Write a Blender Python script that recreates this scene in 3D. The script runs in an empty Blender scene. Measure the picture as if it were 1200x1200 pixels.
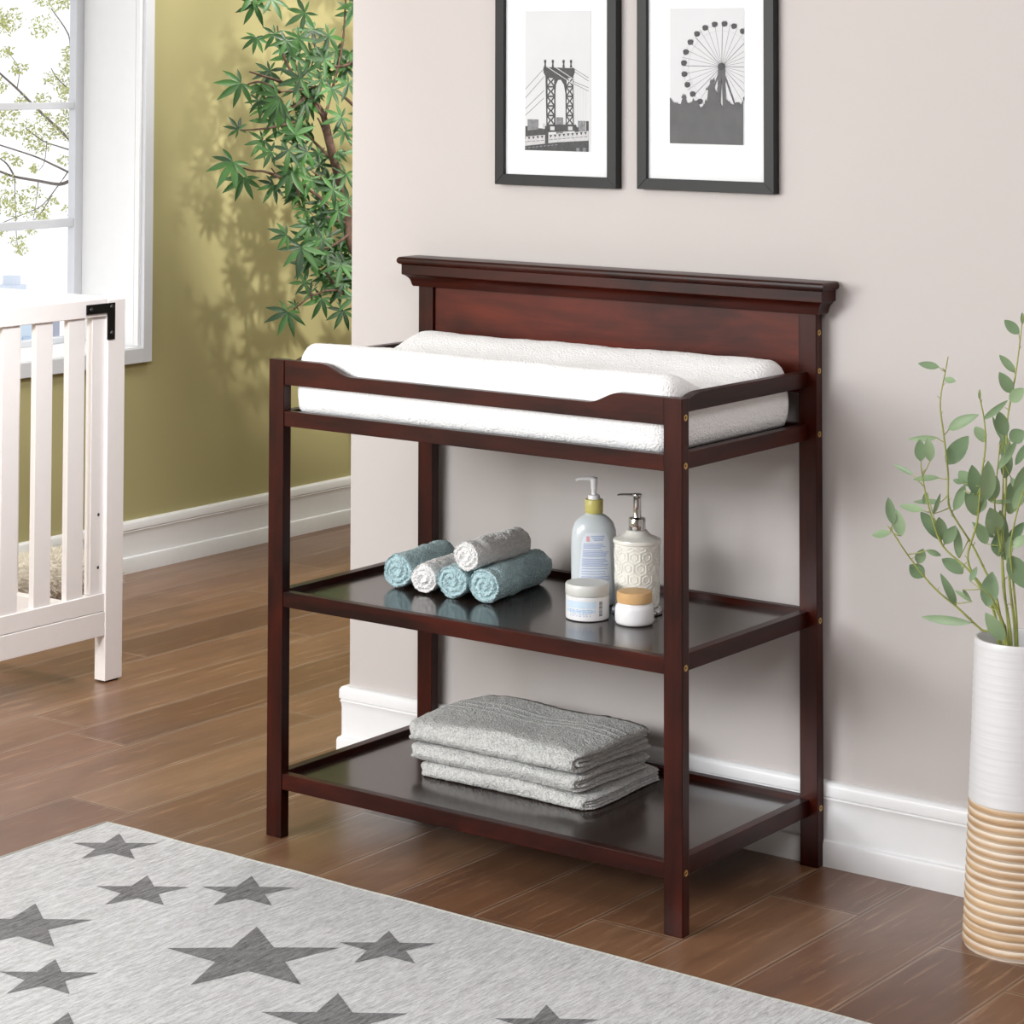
import bpy, bmesh, math, random
from mathutils import Vector, Matrix, noise
PI = math.pi
sc = bpy.context.scene
col = sc.collection
random.seed(7)

# ------------------------------------------------------------------ camera
CAM = Vector((3.25628, -3.70085, 1.48797)); F = 2953.42; PX, PY = 535.5158, -66.6639
cd = bpy.data.cameras.new('camera'); cam = bpy.data.objects.new('camera', cd); col.objects.link(cam)
cam.location = CAM; cam.rotation_euler = (1.61719, -0.00324, 0.64804)
cd.sensor_width = 36; cd.lens = F * 36 / 1200
cd.shift_x = (600 - PX) / 1200; cd.shift_y = (PY - 600) / 1200
cd.clip_end = 400
sc.camera = cam
RM = cam.rotation_euler.to_matrix()
def at(u, v, ax, val):
    """point of the place seen at a pixel of the photo, on the plane axis = val"""
    d = RM @ Vector(((u - PX) / F, -(v - PY) / F, -1))
    return CAM + d * ((val - CAM[ax]) / d[ax])

# ------------------------------------------------------------------ helpers
def new_obj(name, me, mat=None, parent=None):
    o = bpy.data.objects.new(name, me); col.objects.link(o)
    if mat is not None:
        for m in (mat if isinstance(mat, (list, tuple)) else [mat]): me.materials.append(m)
    if parent: o.parent = parent
    return o
def wloc(o):
    v = Vector((0, 0, 0))
    while o: v += o.location; o = o.parent
    return v
def obj(name, bm, mat=None, parent=None, smooth=None, bevel=None, loc=None):
    me = bpy.data.meshes.new(name)
    bmesh.ops.recalc_face_normals(bm, faces=bm.faces)
    bm.to_mesh(me); bm.free()
    if loc is not None:
        me.transform(Matrix.Translation(-Vector(loc)))
    o = new_obj(name, me, mat, parent)
    if loc is not None: o.location = Vector(loc)
    if parent and loc is None: me.transform(Matrix.Translation(-wloc(parent)))
    if parent and loc is not None: o.location = Vector(loc) - wloc(parent)
    if smooth:
        for p in me.polygons: p.use_smooth = True
        if smooth != True: me.set_sharp_from_angle(angle=math.radians(smooth))
    if bevel:
        b = o.modifiers.new('bevel', 'BEVEL'); b.width = bevel; b.segments = 3; b.limit_method = 'ANGLE'
        b.angle_limit = math.radians(40); b.harden_normals = True
        for p in me.polygons: p.use_smooth = True
        me.set_sharp_from_angle(angle=math.radians(30))
    return o
def tag(o, label, cat, group=None, kind=None):
    o['label'] = label; o['category'] = cat
    if group: o['group'] = group
    if kind: o['kind'] = kind
    return o
def struct(o): o['kind'] = 'structure'; return o
def empty(name, loc=(0, 0, 0), label=None, cat=None, group=None):
    o = bpy.data.objects.new(name, None); col.objects.link(o); o.location = loc; o.empty_display_size = .05
    if label: tag(o, label, cat, group)
    return o
def bx(bm, x0, x1, y0, y1, z0, z1, mi=0):
    v = [bm.verts.new((x, y, z)) for x in (x0, x1) for y in (y0, y1) for z in (z0, z1)]
    for f in ((0, 1, 3, 2), (4, 6, 7, 5), (0, 4, 5, 1), (2, 3, 7, 6), (0, 2, 6, 4), (1, 5, 7, 3)):
        bm.faces.new([v[i] for i in f]).material_index = mi
    return v
def box(name, x0, x1, y0, y1, z0, z1, mat, parent=None, bevel=None):
    bm = bmesh.new(); bx(bm, x0, x1, y0, y1, z0, z1); return obj(name, bm, mat, parent, bevel=bevel)
def prism(bm, pts, fn0, fn1, mi=0):
    a = [bm.verts.new(fn0(p)) for p in pts]; b = [bm.verts.new(fn1(p)) for p in pts]
    n = len(pts)
    bm.faces.new(a).material_index = mi; bm.faces.new(b[::-1]).material_index = mi
    for i in range(n):
        bm.faces.new((a[i], a[(i + 1) % n], b[(i + 1) % n], b[i])).material_index = mi
def grid_faces(bm, rings, closed=True, mi=0, capa=False, capb=False):
    for r in range(len(rings) - 1):
        A, B = rings[r], rings[r + 1]; n = len(A)
        for i in range(n if closed else n - 1):
            bm.faces.new((A[i], A[(i + 1) % n], B[(i + 1) % n], B[i])).material_index = mi
    if capa: bm.faces.new(rings[0][::-1]).material_index = mi
    if capb: bm.faces.new(rings[-1]).material_index = mi
def lathe(bm, prof, c=(0, 0, 0), n=48, sx=1, sy=1, mi=0, capa=True, capb=True, rot=0):
    rings = []
    for r, z in prof:
        rg = []
        for i in range(n):
            a = 2 * PI * i / n
            x, y = r * sx * math.cos(a), r * sy * math.sin(a)
            rg.append(bm.verts.new((c[0] + x * math.cos(rot) - y * math.sin(rot), c[1] + x * math.sin(rot) + y * math.cos(rot), c[2] + z)))
        rings.append(rg)
    grid_faces(bm, rings, True, mi, capa, capb)
    return rings
def tube(bm, pts, r, n=6, mi=0, cap=True):
    pts = [Vector(p) for p in pts]
    rs = r if isinstance(r, (list, tuple)) else [r] * len(pts)
    rings = []; up = Vector((.13, .31, .94)).normalized()
    for i, p in enumerate(pts):
        d = (pts[min(i + 1, len(pts) - 1)] - pts[max(i - 1, 0)]).normalized()
        if abs(d.dot(up)) > .97: up2 = Vector((1, 0, 0))
        else: up2 = up
        a = d.cross(up2).normalized(); b = d.cross(a).normalized()
        rings.append([bm.verts.new(p + (a * math.cos(2 * PI * k / n) + b * math.sin(2 * PI * k / n)) * rs[i]) for k in range(n)])
    grid_faces(bm, rings, True, mi, cap, cap)
def smooth_path(pts, sub=4):
    pts = [Vector(p) for p in pts]; out = []
    for i in range(len(pts) - 1):
        p0 = pts[max(i - 1, 0)]; p1 = pts[i]; p2 = pts[i + 1]; p3 = pts[min(i + 2, len(pts) - 1)]
        for k in range(sub):
            t = k / sub
            out.append(.5 * ((2 * p1) + (p2 - p0) * t + (2 * p0 - 5 * p1 + 4 * p2 - p3) * t * t + (3 * p1 - p0 - 3 * p2 + p3) * t ** 3))
    out.append(pts[-1]); return out
def sweep_profile(bm, path, prof, mi=0):
    """prof: (offset outward, z); path: xy polyline, offset to its right, mitred"""
    n = len(path); rings = []
    for i in range(n):
        P = Vector(path[i])
        d0 = (Vector(path[i]) - Vector(path[i - 1])).normalized() if i > 0 else None
        d1 = (Vector(path[i + 1]) - Vector(path[i])).normalized() if i < n - 1 else None
        if d0 is None: d0 = d1
        if d1 is None: d1 = d0
        n0 = Vector((d0.y, -d0.x)); n1 = Vector((d1.y, -d1.x))
        m = (n0 + n1).normalized(); m = m / max(.2, m.dot(n0))
        rings.append([bm.verts.new((P.x + m.x * o, P.y + m.y * o, z)) for o, z in prof])
    grid_faces(bm, rings, True, mi, True, True)

# ------------------------------------------------------------------ materials
def s2l(c):
    return tuple(((x / 255) / 12.92 if x / 255 <= .04045 else ((x / 255 + .055) / 1.055) ** 2.4) for x in c) + (1,)
class NT:
    def __init__(s, name):
        s.m = bpy.data.materials.new(name); s.m.use_nodes = True; s.t = s.m.node_tree
        s.b = s.t.nodes['Principled BSDF']; s.out = s.t.nodes['Material Output']
    def n(s, typ, **kw):
        nd = s.t.nodes.new(typ)
        for k, v in kw.items():
            if k in nd.inputs.keys() if isinstance(k, str) else False: pass
            setattr(nd, k, v)
        return nd
    def l(s, a, b): s.t.links.new(a, b)
    def math(s, op, a, b=None, c=None):
        nd = s.t.nodes.new('ShaderNodeMath'); nd.operation = op
        for i, x in enumerate((a, b, c)):
            if x is None: continue
            if isinstance(x, (int, float)): nd.inputs[i].default_value = x
            else: s.l(x, nd.inputs[i])
        return nd.outputs[0]
    def coord(s, scale=(1, 1, 1), kind='Object', rot=(0, 0, 0)):
        tc = s.t.nodes.new('ShaderNodeTexCoord'); mp = s.t.nodes.new('ShaderNodeMapping')
        mp.inputs['Scale'].default_value = scale; mp.inputs['Rotation'].default_value = rot
        s.l(tc.outputs[kind], mp.inputs[0]); return mp.outputs[0]
    def noise(s, vec, scale, detail=4, rough=.55, dist=0):
        nd = s.t.nodes.new('ShaderNodeTexNoise'); s.l(vec, nd.inputs['Vector'])
        nd.inputs['Scale'].default_value = scale; nd.inputs['Detail'].default_value = detail
        nd.inputs['Roughness'].default_value = rough; nd.inputs['Distortion'].default_value = dist
        return nd.outputs['Fac']
    def ramp(s, fac, stops):
        nd = s.t.nodes.new('ShaderNodeValToRGB'); s.l(fac, nd.inputs[0])
        e = nd.color_ramp.elements
        while len(e) < len(stops): e.new(.5)
        for i, (p, c) in enumerate(stops): e[i].position = p; e[i].color = c
        return nd.outputs[0]
    def mix(s, fac, a, b, mode='MIX'):
        nd = s.t.nodes.new('ShaderNodeMix'); nd.data_type = 'RGBA'; nd.blend_type = mode
        for i, x in ((0, fac), (6, a), (7, b)):
            if isinstance(x, (int, float, tuple)): nd.inputs[i].default_value = x
            else: s.l(x, nd.inputs[i])
        return nd.outputs[2]
    def bump(s, h, strength, dist=.001):
        nd = s.t.nodes.new('ShaderNodeBump'); nd.inputs['Strength'].default_value = strength; nd.inputs['Distance'].default_value = dist
        s.l(h, nd.inputs['Height']); s.l(nd.outputs[0], s.b.inputs['Normal'])
    def set(s, **kw):
        for k, v in kw.items():
            k = k.replace('_', ' ')
            if isinstance(v, (int, float, tuple)): s.b.inputs[k].default_value = v
            else: s.l(v, s.b.inputs[k])
        return s
def plain(name, c, rough=.5, metal=0, var=.04, scale=30, bump=0, **kw):
    s = NT(name); v = s.coord(); f = s.noise(v, scale, 3)
    base = s2l(c); lo = tuple(x * (1 - var) for x in base[:3]) + (1,); hi = tuple(min(1, x * (1 + var)) for x in base[:3]) + (1,)
    s.set(Base_Color=s.ramp(f, [(.3, lo), (.7, hi)]), Roughness=rough, Metallic=metal, **kw)
    if bump: s.bump(f, bump)
    return s.m
def wall_paint(name, c):
    s = NT(name); v = s.coord(); f = s.noise(v, 1.3, 2); g = s.noise(v, 260, 3)
    b = s2l(c); s.set(Base_Color=s.ramp(f, [(.3, tuple(x * .985 for x in b[:3]) + (1,)), (.7, b)]), Roughness=.75)
    s.bump(g, .12, .0006); return s.m
def wood(name, axis, dark=(15, 4, 2), light=(70, 21, 9), rough=.32, scale=1.0, coat=0):
    s = NT(name); sca = [34, 34, 34]; sca[axis] = 2.2
    v = s.coord(tuple(x * scale for x in sca))
    f = s.noise(v, 1.0, 6, .62, 1.4); sc3 = [9, 9, 9]; sc3[axis] = 2.5; k = s.noise(s.coord(tuple(sc3)), 1.3, 3, .6, .8)
    c = s.ramp(f, [(.28, s2l(dark)), (.72, s2l(light))])
    c = s.mix(.55, c, s.ramp(k, [(.38, s2l(dark)), (.66, s2l(light))]))
    s.set(Base_Color=c, Roughness=rough, Coat_Weight=coat, Coat_Roughness=.12)
    s.b.inputs['Specular IOR Level'].default_value = .2 if coat < .3 else .4
    s.bump(f, .08, .0004); return s.m
def terry(name, c, scale=420, strength=.9, dist=.0022, var=.12):
    s = NT(name); v = s.coord()
    f = s.noise(v, scale, 1, .5); g = s.noise(v, scale * .28, 3, .6)
    b = s2l(c)
    s.set(Base_Color=s.ramp(s.math('ADD', s.math('MULTIPLY', f, .6), s.math('MULTIPLY', g, .4)), [(.34, tuple(x * (1 - 1.6 * var) for x in b[:3]) + (1,)), (.58, b)]), Roughness=.95, Sheen_Weight=.25, Sheen_Roughness=.5)
    s.b.inputs['Specular IOR Level'].default_value = .1
    s.bump(s.math('ADD', f, s.math('MULTIPLY', g, .8)), strength, dist); return s.m

M_wall = wall_paint('greige_paint', (196, 189.5, 187))
M_green = wall_paint('olive_paint', (170, 162, 116))
M_trim = plain('white_trim_paint', (236, 237, 239), .35, var=.01)
M_shaded_white = plain('shaded_window_white', (206, 208, 213), .45, var=.01)  # white trim greyed: shade of faces turned from the light, in the colour
M_jamb = plain('window_white_paint', (228, 228, 228), .4, var=.01)
WX, WY, WZ = wood('cherry_wood_across', 0), wood('cherry_wood_deep', 1), wood('cherry_wood_upright', 2)
W_shelf = wood('espresso_shelf', 0, (30, 17, 11), (46, 27, 18), rough=.2, coat=.35)
W_panel = wood('cherry_panel', 0, (40, 11, 6), (104, 40, 24), rough=.36, scale=.6)
M_brass = plain('brass_bolt', (196, 160, 96), .3, metal=.9)
M_hole = plain('bolt_hole', (40, 25, 15), .8)
M_crib = plain('crib_paint', (240, 234, 232), .42, var=.01)
M_black = plain('black_metal', (14, 14, 16), .4)
M_screw = plain('screw_steel', (90, 90, 95), .35, metal=.7)
M_pad = terry('white_terry', (252, 252, 253), 260, .9, .003, .02)
M_blue = terry('blue_terry', (196, 226, 232), 290, 1, .005, .24)
M_white = terry('white_towel_terry', (252, 251, 250), 290, 1, .005, .12)
M_chrome = plain('chrome', (200, 200, 200), .12, metal=1)
M_ceram = plain('cream_ceramic', (238, 236, 228), .3, Coat_Weight=.3)
M_whitepl = plain('white_plastic', (240, 240, 242), .3)
M_yellow = plain('yellow_collar_plastic', (200, 190, 110), .4)
M_label = plain('paper_label', (226, 232, 242), .5)
M_ink = plain('blue_ink', (150, 172, 214), .6)
M_ink2 = plain('pink_ink', (226, 170, 180), .6)
M_dark = plain('dark_ink', (60, 60, 62), .6)
M_paleblue = plain('pale_blue_print', (206, 224, 240), .5)
M_lid = plain('frosted_grey_lid', (216, 216, 212), .35)
M_frame = plain('black_frame_wood', (15, 15, 16), .42, var=.2, Specular_IOR_Level=.3)
M_mat = plain('white_mat_board', (228, 230, 232), .8, var=.01)
M_bark = plain('brown_bark', (92, 70, 58), .8, var=.4, scale=60, bump=.6)
M_bark2 = plain('outdoor_bark', (110, 100, 96), .9, var=.3)
M_stem = plain('green_stem', (150, 158, 84), .55, var=.2, scale=50)
def leafmat(name, c1, c2, rough=.45):
    s = NT(name); f = s.noise(s.coord((1, 1, 1)), 14, 3)
    geo = s.t.nodes.new('ShaderNodeNewGeometry')
    r = s.math('ADD', s.math('MULTIPLY', geo.outputs['Random Per Island'], .6), s.math('MULTIPLY', f, .4))
    s.set(Base_Color=s.ramp(r, [(.15, s2l(c1)), (.8, s2l(c2))]), Roughness=rough)
    s.b.inputs['Subsurface Weight'].default_value = 0
    # thin leaf lets some light through
    tr = s.t.nodes.new('ShaderNodeBsdfTranslucent'); mx = s.t.nodes.new('ShaderNodeMixShader'); mx.inputs[0].default_value = .22
    s.l(s.ramp(r, [(.15, s2l(c1)), (.8, s2l(c2))]), tr.inputs[0])
    s.l(s.b.outputs[0], mx.inputs[1]); s.l(tr.outputs[0], mx.inputs[2]); s.l(mx.outputs[0], s.out.inputs[0])
    return s.m
M_maple = leafmat('silk_palm_leaf', (22, 50, 24), (72, 118, 56))
M_euca = leafmat('sage_leaf', (96, 124, 90), (158, 182, 142))
M_outleaf = leafmat('hazed_leaf', (148, 152, 96), (206, 208, 140), .6)  # yellow-green paled to put the bright sky's haze into the colour

def glass_mat():
    s = NT('window_glass'); t = s.t.nodes.new('ShaderNodeBsdfTransparent'); g = s.t.nodes.new('ShaderNodeBsdfGlossy')
    g.inputs['Roughness'].default_value = .02
    lw = s.t.nodes.new('ShaderNodeLayerWeight'); lw.inputs[0].default_value = .5
    fr = s.math('ADD', s.math('MULTIPLY', s.math('POWER', lw.outputs['Facing'], 4), .5), .02)
    mx = s.t.nodes.new('ShaderNodeMixShader'); s.l(fr, mx.inputs[0]); s.l(t.outputs[0], mx.inputs[1]); s.l(g.outputs[0], mx.inputs[2])
    s.l(mx.outputs[0], s.out.inputs[0]); return s.m
M_glass = glass_mat()
s = NT('translucent_bottle_plastic'); s.set(Base_Color=s2l((226, 234, 238)), Roughness=.25, Transmission_Weight=.12, Coat_Weight=.3)
s.b.inputs['Subsurface Weight'].default_value = .3; s.b.inputs['Subsurface Radius'].default_value = (.02, .02, .02); M_bottle = s.m

def floor_mat():
    s = NT('hand_scraped_planks'); v = s.coord()
    sp = s.t.nodes.new('ShaderNodeSeparateXYZ'); s.l(v, sp.inputs[0]); X, Y = sp.outputs[0], sp.outputs[1]
    q = s.math('DIVIDE', s.math('SUBTRACT', X, .0555), .1775)
    i = s.math('FLOOR', q); fr = s.math('FRACT', q)
    wn = s.t.nodes.new('ShaderNodeTexWhiteNoise'); wn.noise_dimensions = '1D'; s.l(i, wn.inputs['W'])
    yo = s.math('DIVIDE', s.math('ADD', Y, s.math('MULTIPLY', wn.outputs['Value'], 1.7)), 1.22)
    j = s.math('FLOOR', yo); fy = s.math('FRACT', yo)
    w2 = s.t.nodes.new('ShaderNodeTexWhiteNoise'); w2.noise_dimensions = '2D'
    cb = s.t.nodes.new('ShaderNodeCombineXYZ'); s.l(i, cb.inputs[0]); s.l(j, cb.inputs[1]); s.l(cb.outputs[0], w2.inputs['Vector'])
    # grain coordinates shifted per board
    mp = s.t.nodes.new('ShaderNodeVectorMath'); mp.operation = 'MULTIPLY_ADD'
    s.l(w2.outputs['Color'], mp.inputs[0]); mp.inputs[1].default_value = (9, 9, 9); s.l(v, mp.inputs[2])
    def st(scale, ns, det, rough=.6, dist=0):
        m = s.t.nodes.new('ShaderNodeMapping'); m.inputs['Scale'].default_value = scale; s.l(mp.outputs[0], m.inputs[0])
        return s.noise(m.outputs[0], ns, det, rough, dist)
    grain = st((26, 1.6, 1), 1, 6, .62, .6); blot = st((3.5, 1.4, 1), 1, 4, .6, .8); cross = st((75, 5, 1), 1, 5, .65, .3)
    cl = s.ramp(w2.outputs['Value'], [(0, s2l((108, 72, 50))), (.35, s2l((130, 90, 64))), (.7, s2l((144, 106, 78))), (1, s2l((160, 122, 92)))])
    cl = s.mix(s.math('MULTIPLY', s.math('SUBTRACT', 1, grain), .9), cl, s2l((82, 50, 33)))
    cl = s.mix(s.ramp(blot, [(.48, (0, 0, 0, 1)), (.75, (.5, .5, .5, 1))]), cl, s2l((74, 54, 46)))
    cl = s.mix(s.ramp(cross, [(.56, (0, 0, 0, 1)), (.74, (.42, .42, .42, 1))]), cl, s2l((196, 158, 124)))
    ex = s.math('MINIMUM', fr, s.math('SUBTRACT', 1, fr)); ey = s.math('MINIMUM', fy, s.math('SUBTRACT', 1, fy))
    e = s.math('MINIMUM', s.math('MULTIPLY', ex, .1775), s.math('MULTIPLY', ey, 1.22))
    seam = s.ramp(e, [(.0008, (1, 1, 1, 1)), (.0022, (0, 0, 0, 1))])
    cl = s.mix(s.math('MULTIPLY', seam, .75), cl, s2l((62, 40, 28)))
    glint = s.ramp(e, [(.0020, (0, 0, 0, 1)), (.0028, (1, 1, 1, 1)), (.0055, (0, 0, 0, 1))])
    cl = s.mix(s.math('MULTIPLY', s.math('MULTIPLY', glint, cross), .8), cl, s2l((214, 186, 160)))  # pale glint beside the seams, painted into the base colour
    s.set(Base_Color=cl, Roughness=s.ramp(blot, [(.3, (.28, .28, .28, 1)), (.7, (.40, .40, .40, 1))]), Coat_Weight=.15, Coat_Roughness=.25)
    h = s.math('SUBTRACT', s.math('ADD', s.math('MULTIPLY', blot, .5), s.math('MULTIPLY', cross, .35)), seam)
    s.bump(h, .35, .0014); return s.m
M_floor = floor_mat()
def rug_mat(name, c1, c2):
    s = NT(name); f = s.noise(s.coord((380, 38, 60), rot=(0, 0, math.radians(4))), 1, 4, .75); g = s.noise(s.coord(), 700, 2); k = s.noise(s.coord((110, 12, 14), rot=(0, 0, math.radians(4))), 1, 3)
    m = s.math('ADD', s.math('MULTIPLY', f, .6), s.math('ADD', s.math('MULTIPLY', g, .25), s.math('MULTIPLY', k, .15)))
    s.set(Base_Color=s.ramp(m, [(.38, s2l(c1)), (.58, s2l(c2))]), Roughness=.95); s.bump(m, 1, .003); return s.m
M_rug = rug_mat('heathered_grey_pile', (158, 158, 160), (222, 223, 226))
M_star = rug_mat('dark_grey_pile', (66, 66, 68), (142, 142, 144))
M_edge = rug_mat('rug_binding', (160, 160, 154), (190, 190, 184))

def towel_mat():
    s = NT('grey_terry'); v = s.coord(); f = s.noise(v, 290, 1, .5); g = s.noise(v, 90, 3)
    sp = s.t.nodes.new('ShaderNodeSeparateXYZ'); s.l(v, sp.inputs[0])
    b = s2l((214, 214, 212)); d = s2l((168, 168, 167))
    s.set(Base_Color=s.ramp(s.math('ADD', s.math('MULTIPLY', f, .6), s.math('MULTIPLY', g, .4)), [(.34, d), (.6, b)]), Roughness=.95, Sheen_Weight=.3)
    s.bump(s.math('ADD', f, g), 1, .004); return s.m
M_grey = towel_mat()
def band_mat():
    s = NT('woven_border_band'); v = s.coord((1, 1, 1)); w = s.t.nodes.new('ShaderNodeTexWave'); w.wave_type = 'BANDS'; w.bands_direction = 'X'
    w.inputs['Scale'].default_value = 60; w.inputs['Distortion'].default_value = 1; s.l(v, w.inputs[0])
    s.set(Base_Color=s.ramp(w.outputs['Fac'], [(.2, s2l((176, 176, 174))), (.8, s2l((214, 214, 212)))]), Roughness=.85); s.bump(w.outputs['Fac'], .6, .0015); return s.m
M_band = band_mat()

# ------------------------------------------------------------------ room
YW = .508; XC = -.212; XL = -1.965
struct(box('floor', -2.0, 4.6, -4.9, 3.3, -.05, 0, M_floor))
struct(box('wall_back', XC, 4.6, YW, YW + .14, 0, 2.7, M_wall))
bm = bmesh.new()                                    # left wall around its window opening
WY0, WY1, WZ0, WZ1 = .42, 1.658, .645, 2.0
for a in ((-4.9, WY0, 0, 2.7), (WY1, 3.3, 0, 2.7), (WY0, WY1, 0, WZ0), (WY0, WY1, WZ1, 2.7)):
    bx(bm, XL - .27, XL, a[0], a[1], a[2], a[3])
struct(obj('wall_left', bm, M_green))
struct(box('wall_right', 4.6, 4.72, -4.9, 3.42, 0, 2.7, M_wall))
struct(box('wall_front', XL - .27, 4.72, -5.02, -4.9, 0, 2.7, M_wall))
struct(box('ceiling', XL - .27, 4.72, -5.02, 3.42, 2.7, 2.8, M_trim))
struct(box('wall_far', XL, 4.6, 3.3, 3.42, 0, 2.7, M_green))
base_prof = [(0, 0), (.020, 0), (.020, .040), (.018, .046), (.013, .0485), (.012, .052), (.012, .108), (.013, .118), (.015, .1225),
             (.0135, .1245), (.0135, .1262), (.016, .128), (.016, .146), (.013, .1515), (.009, .1535), (0, .1535)]
bm = bmesh.new(); sweep_profile(bm, [(XC, YW + .14), (XC, YW), (4.6, YW)], base_prof)
struct(obj('baseboard_back', bm, M_trim, smooth=35))
bm = bmesh.new(); sweep_profile(bm, [(XL, 3.3), (XL, -4.9)], [(-o, z * .965) for o, z in base_prof][::-1])
struct(obj('baseboard_left', bm, M_trim, smooth=35))

# window
win = struct(empty('window_1', (XL, WY1, WZ0)))
bm = bmesh.new()
for a in ((WY1, WY1 + .037, WZ0 - .043, WZ1 + .037), (WY0 - .037, WY0, WZ0 - .043, WZ1 + .037), (WY0, WY1, WZ1, WZ1 + .037), (WY0, WY1, WZ0 - .043, WZ0)):
    bx(bm, XL, XL + .018, *a)
obj('window_casing', bm, M_shaded_white, win, bevel=.002)
bm = bmesh.new()
for a in ((WY1 - .004, WY1), (WY0, WY0 + .004)): bx(bm, XL - .27, XL + .006, a[0], a[1], WZ0, WZ1)
bx(bm, XL - .27, XL + .006, WY0, WY1, WZ1 - .004, WZ1)
for k, (d0, d1, t) in enumerate(((.006, -.012, .012), (-.016, -.03, .009))):      # stop beads along the far jamb
    bx(bm, XL + d1, XL + d0, WY1 - t, WY1 - .004, WZ0 + .004, WZ1 - .004)
obj('window_jamb', bm, M_jamb, win, bevel=.0015)
box('window_sill', XL - .27, XL + .012, WY0, WY1, WZ0 - .004, WZ0 + .003, M_jamb, win)
XS = -2.2
bm = bmesh.new()
for a in ((WY1 - .036, WY1 - .004, WZ0 + .003, WZ1 - .004), (WY0 + .004, WY0 + .036, WZ0 + .003, WZ1 - .004), (WY0 + .036, WY1 - .036, WZ0 + .003, .666), (WY0 + .036, WY1 - .036, WZ1 - .04, WZ1 - .004)):
    bx(bm, XS - .03, XS, *a)
sash = obj('sash', bm, M_shaded_white, win, bevel=.002)
for z0, z1 in ((.989, 1.014), (1.339, 1.3595), (1.68, 1.70)):
    box('glazing_bar', XS - .024, XS - .004, WY0 + .036, WY1 - .036, z0, z1, M_shaded_white, win, bevel=.0015)
box('window_pane', XS - .017, XS - .013, WY0 + .036, WY1 - .036, .666, WZ1 - .04, M_glass, sash)

# ------------------------------------------------------------------ changing table
W = .94; A = .0378; B = .0229; D = .4927
T = empty('changing_table', (0, 0, 0), 'dark cherry wooden changing table with two open shelves and a moulded backboard', 'changing table')
BV = .0016
for x in (0, W - A):
    fl_ = box('front_leg', x, x + A, 0, B, 0, .909, WZ, T, bevel=BV)
for x in (0, W - A):
    lg = box('back_leg', x, x + A, D - B, D, 0, 1.017, WZ, T, bevel=BV)
bolts = [(.0115, z) for z in (.876, .794, .4515, .1065)] + [(.481, z) for z in (.982, .911, .794, .4505, .1075)]
for y, z in bolts:
    bm = bmesh.new()
    pr = [(.0021, .0003), (.0030, .0010), (.0046, .0012), (.0056, .0006), (.0058, -.002), (.0018, -.002), (.0018, -.0005)]
    n = 20; rings = [[bm.verts.new((W + h, y + r * math.cos(2 * PI * i / n), z + r * math.sin(2 * PI * i / n))) for i in range(n)] for r, h in pr]
    rings.append(rings[0]); grid_faces(bm, rings, True)
    f = bm.faces.new([bm.verts.new((W + .0002, y + .0021 * math.cos(2 * PI * i / n), z + .0021 * math.sin(2 * PI * i / n))) for i in range(n)]); f.material_index = 1
    obj('brass_bolt', bm, [M_brass, M_hole], fl_ if y < .1 else lg, smooth=50)
# front guard rail with a dipped middle
bm = bmesh.new()
top = [(A, .909), (.126, .909)]
def sstep(a, b, za, zb, n=10): return [(a + (b - a) * k / n, za + (zb - za) * (.5 - .5 * math.cos(PI * k / n))) for k in range(1, n + 1)]
top += sstep(.126, .205, .909, .888) + [(.742, .888)] + sstep(.742, .812, .888, .909) + [(W - A, .909)]
pts = [(A, .8613)] + [(W - A, .8613)] + top[::-1]
prism(bm, pts, lambda p: (p[0], .002, p[1]), lambda p: (p[0], .019, p[1]))
obj('guard_rail', bm, WX, T, bevel=.0012)
# side guard rails
for x in (W - .0384, .0184):
    bm = bmesh.new()
    top = [(B, .898)] + sstep(B + .003, .098, .898, .911, 8) + [(D - B, .909)]
    pts = [(B, .8803), (D - B, .8803)] + top[::-1]
    prism(bm, pts, lambda p: (x, p[0], p[1]), lambda p: (x + .020, p[0], p[1]))
    obj('side_guard_rail', bm, WY, T, bevel=.0012)
def tier(zt, zb, board, bt, rim):
    box('front_rail', A, W - A, .002, .020, zb, zt, WX, T, bevel=.0012)
    box('back_rail', A, W - A, D - .020, D - .002, zb, zt + rim, WX, T, bevel=.0012)
    box('side_rail', W - .0384, W - .0184, B, D - B, zb, zt, WY, T, bevel=.0012)
    box('side_rail', .0184, .0384, B, D - B, zb, zt + rim, WY, T, bevel=.0012)
    box(board, .0388, W - .0388, .0204, D - .0204, bt - .012, bt, W_shelf, T)
tier(.811, .7824, 'top_board', .8, 0)
tier(.4668, .4375, 'middle_shelf', .459, .003)
tier(.122, .0918, 'bottom_shelf', .114, .003)
box('back_panel', A, W - A, D - .016, D - .004, .868, 1.017, W_panel, T, bevel=.001)
# crown
cp = [(0, 1.017), (.0085, 1.017), (.0105, 1.021), (.0115, 1.026), (.0135, 1.0315), (.017, 1.036), (.021, 1.0395), (.0245, 1.041), (.0255, 1.0425),
      (.0255, 1.0612), (.0262, 1.0622), (.030, 1.0635), (.0325, 1.0665), (.0332, 1.0705), (.0322, 1.0745), (.0295, 1.0772), (.026, 1.078), (0, 1.078)]
bm = bmesh.new(); rings = []
for o, z in cp:
    y0 = D - B - o
    rings.append([bm.verts.new(p) for p in ((-o, y0, z), (W + o, y0, z), (W + o, D + .006, z), (-o, D + .006, z))])
grid_faces(bm, rings, True, 0, True, True)
obj('crown_moulding', bm, WX, T, smooth=28)

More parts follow.
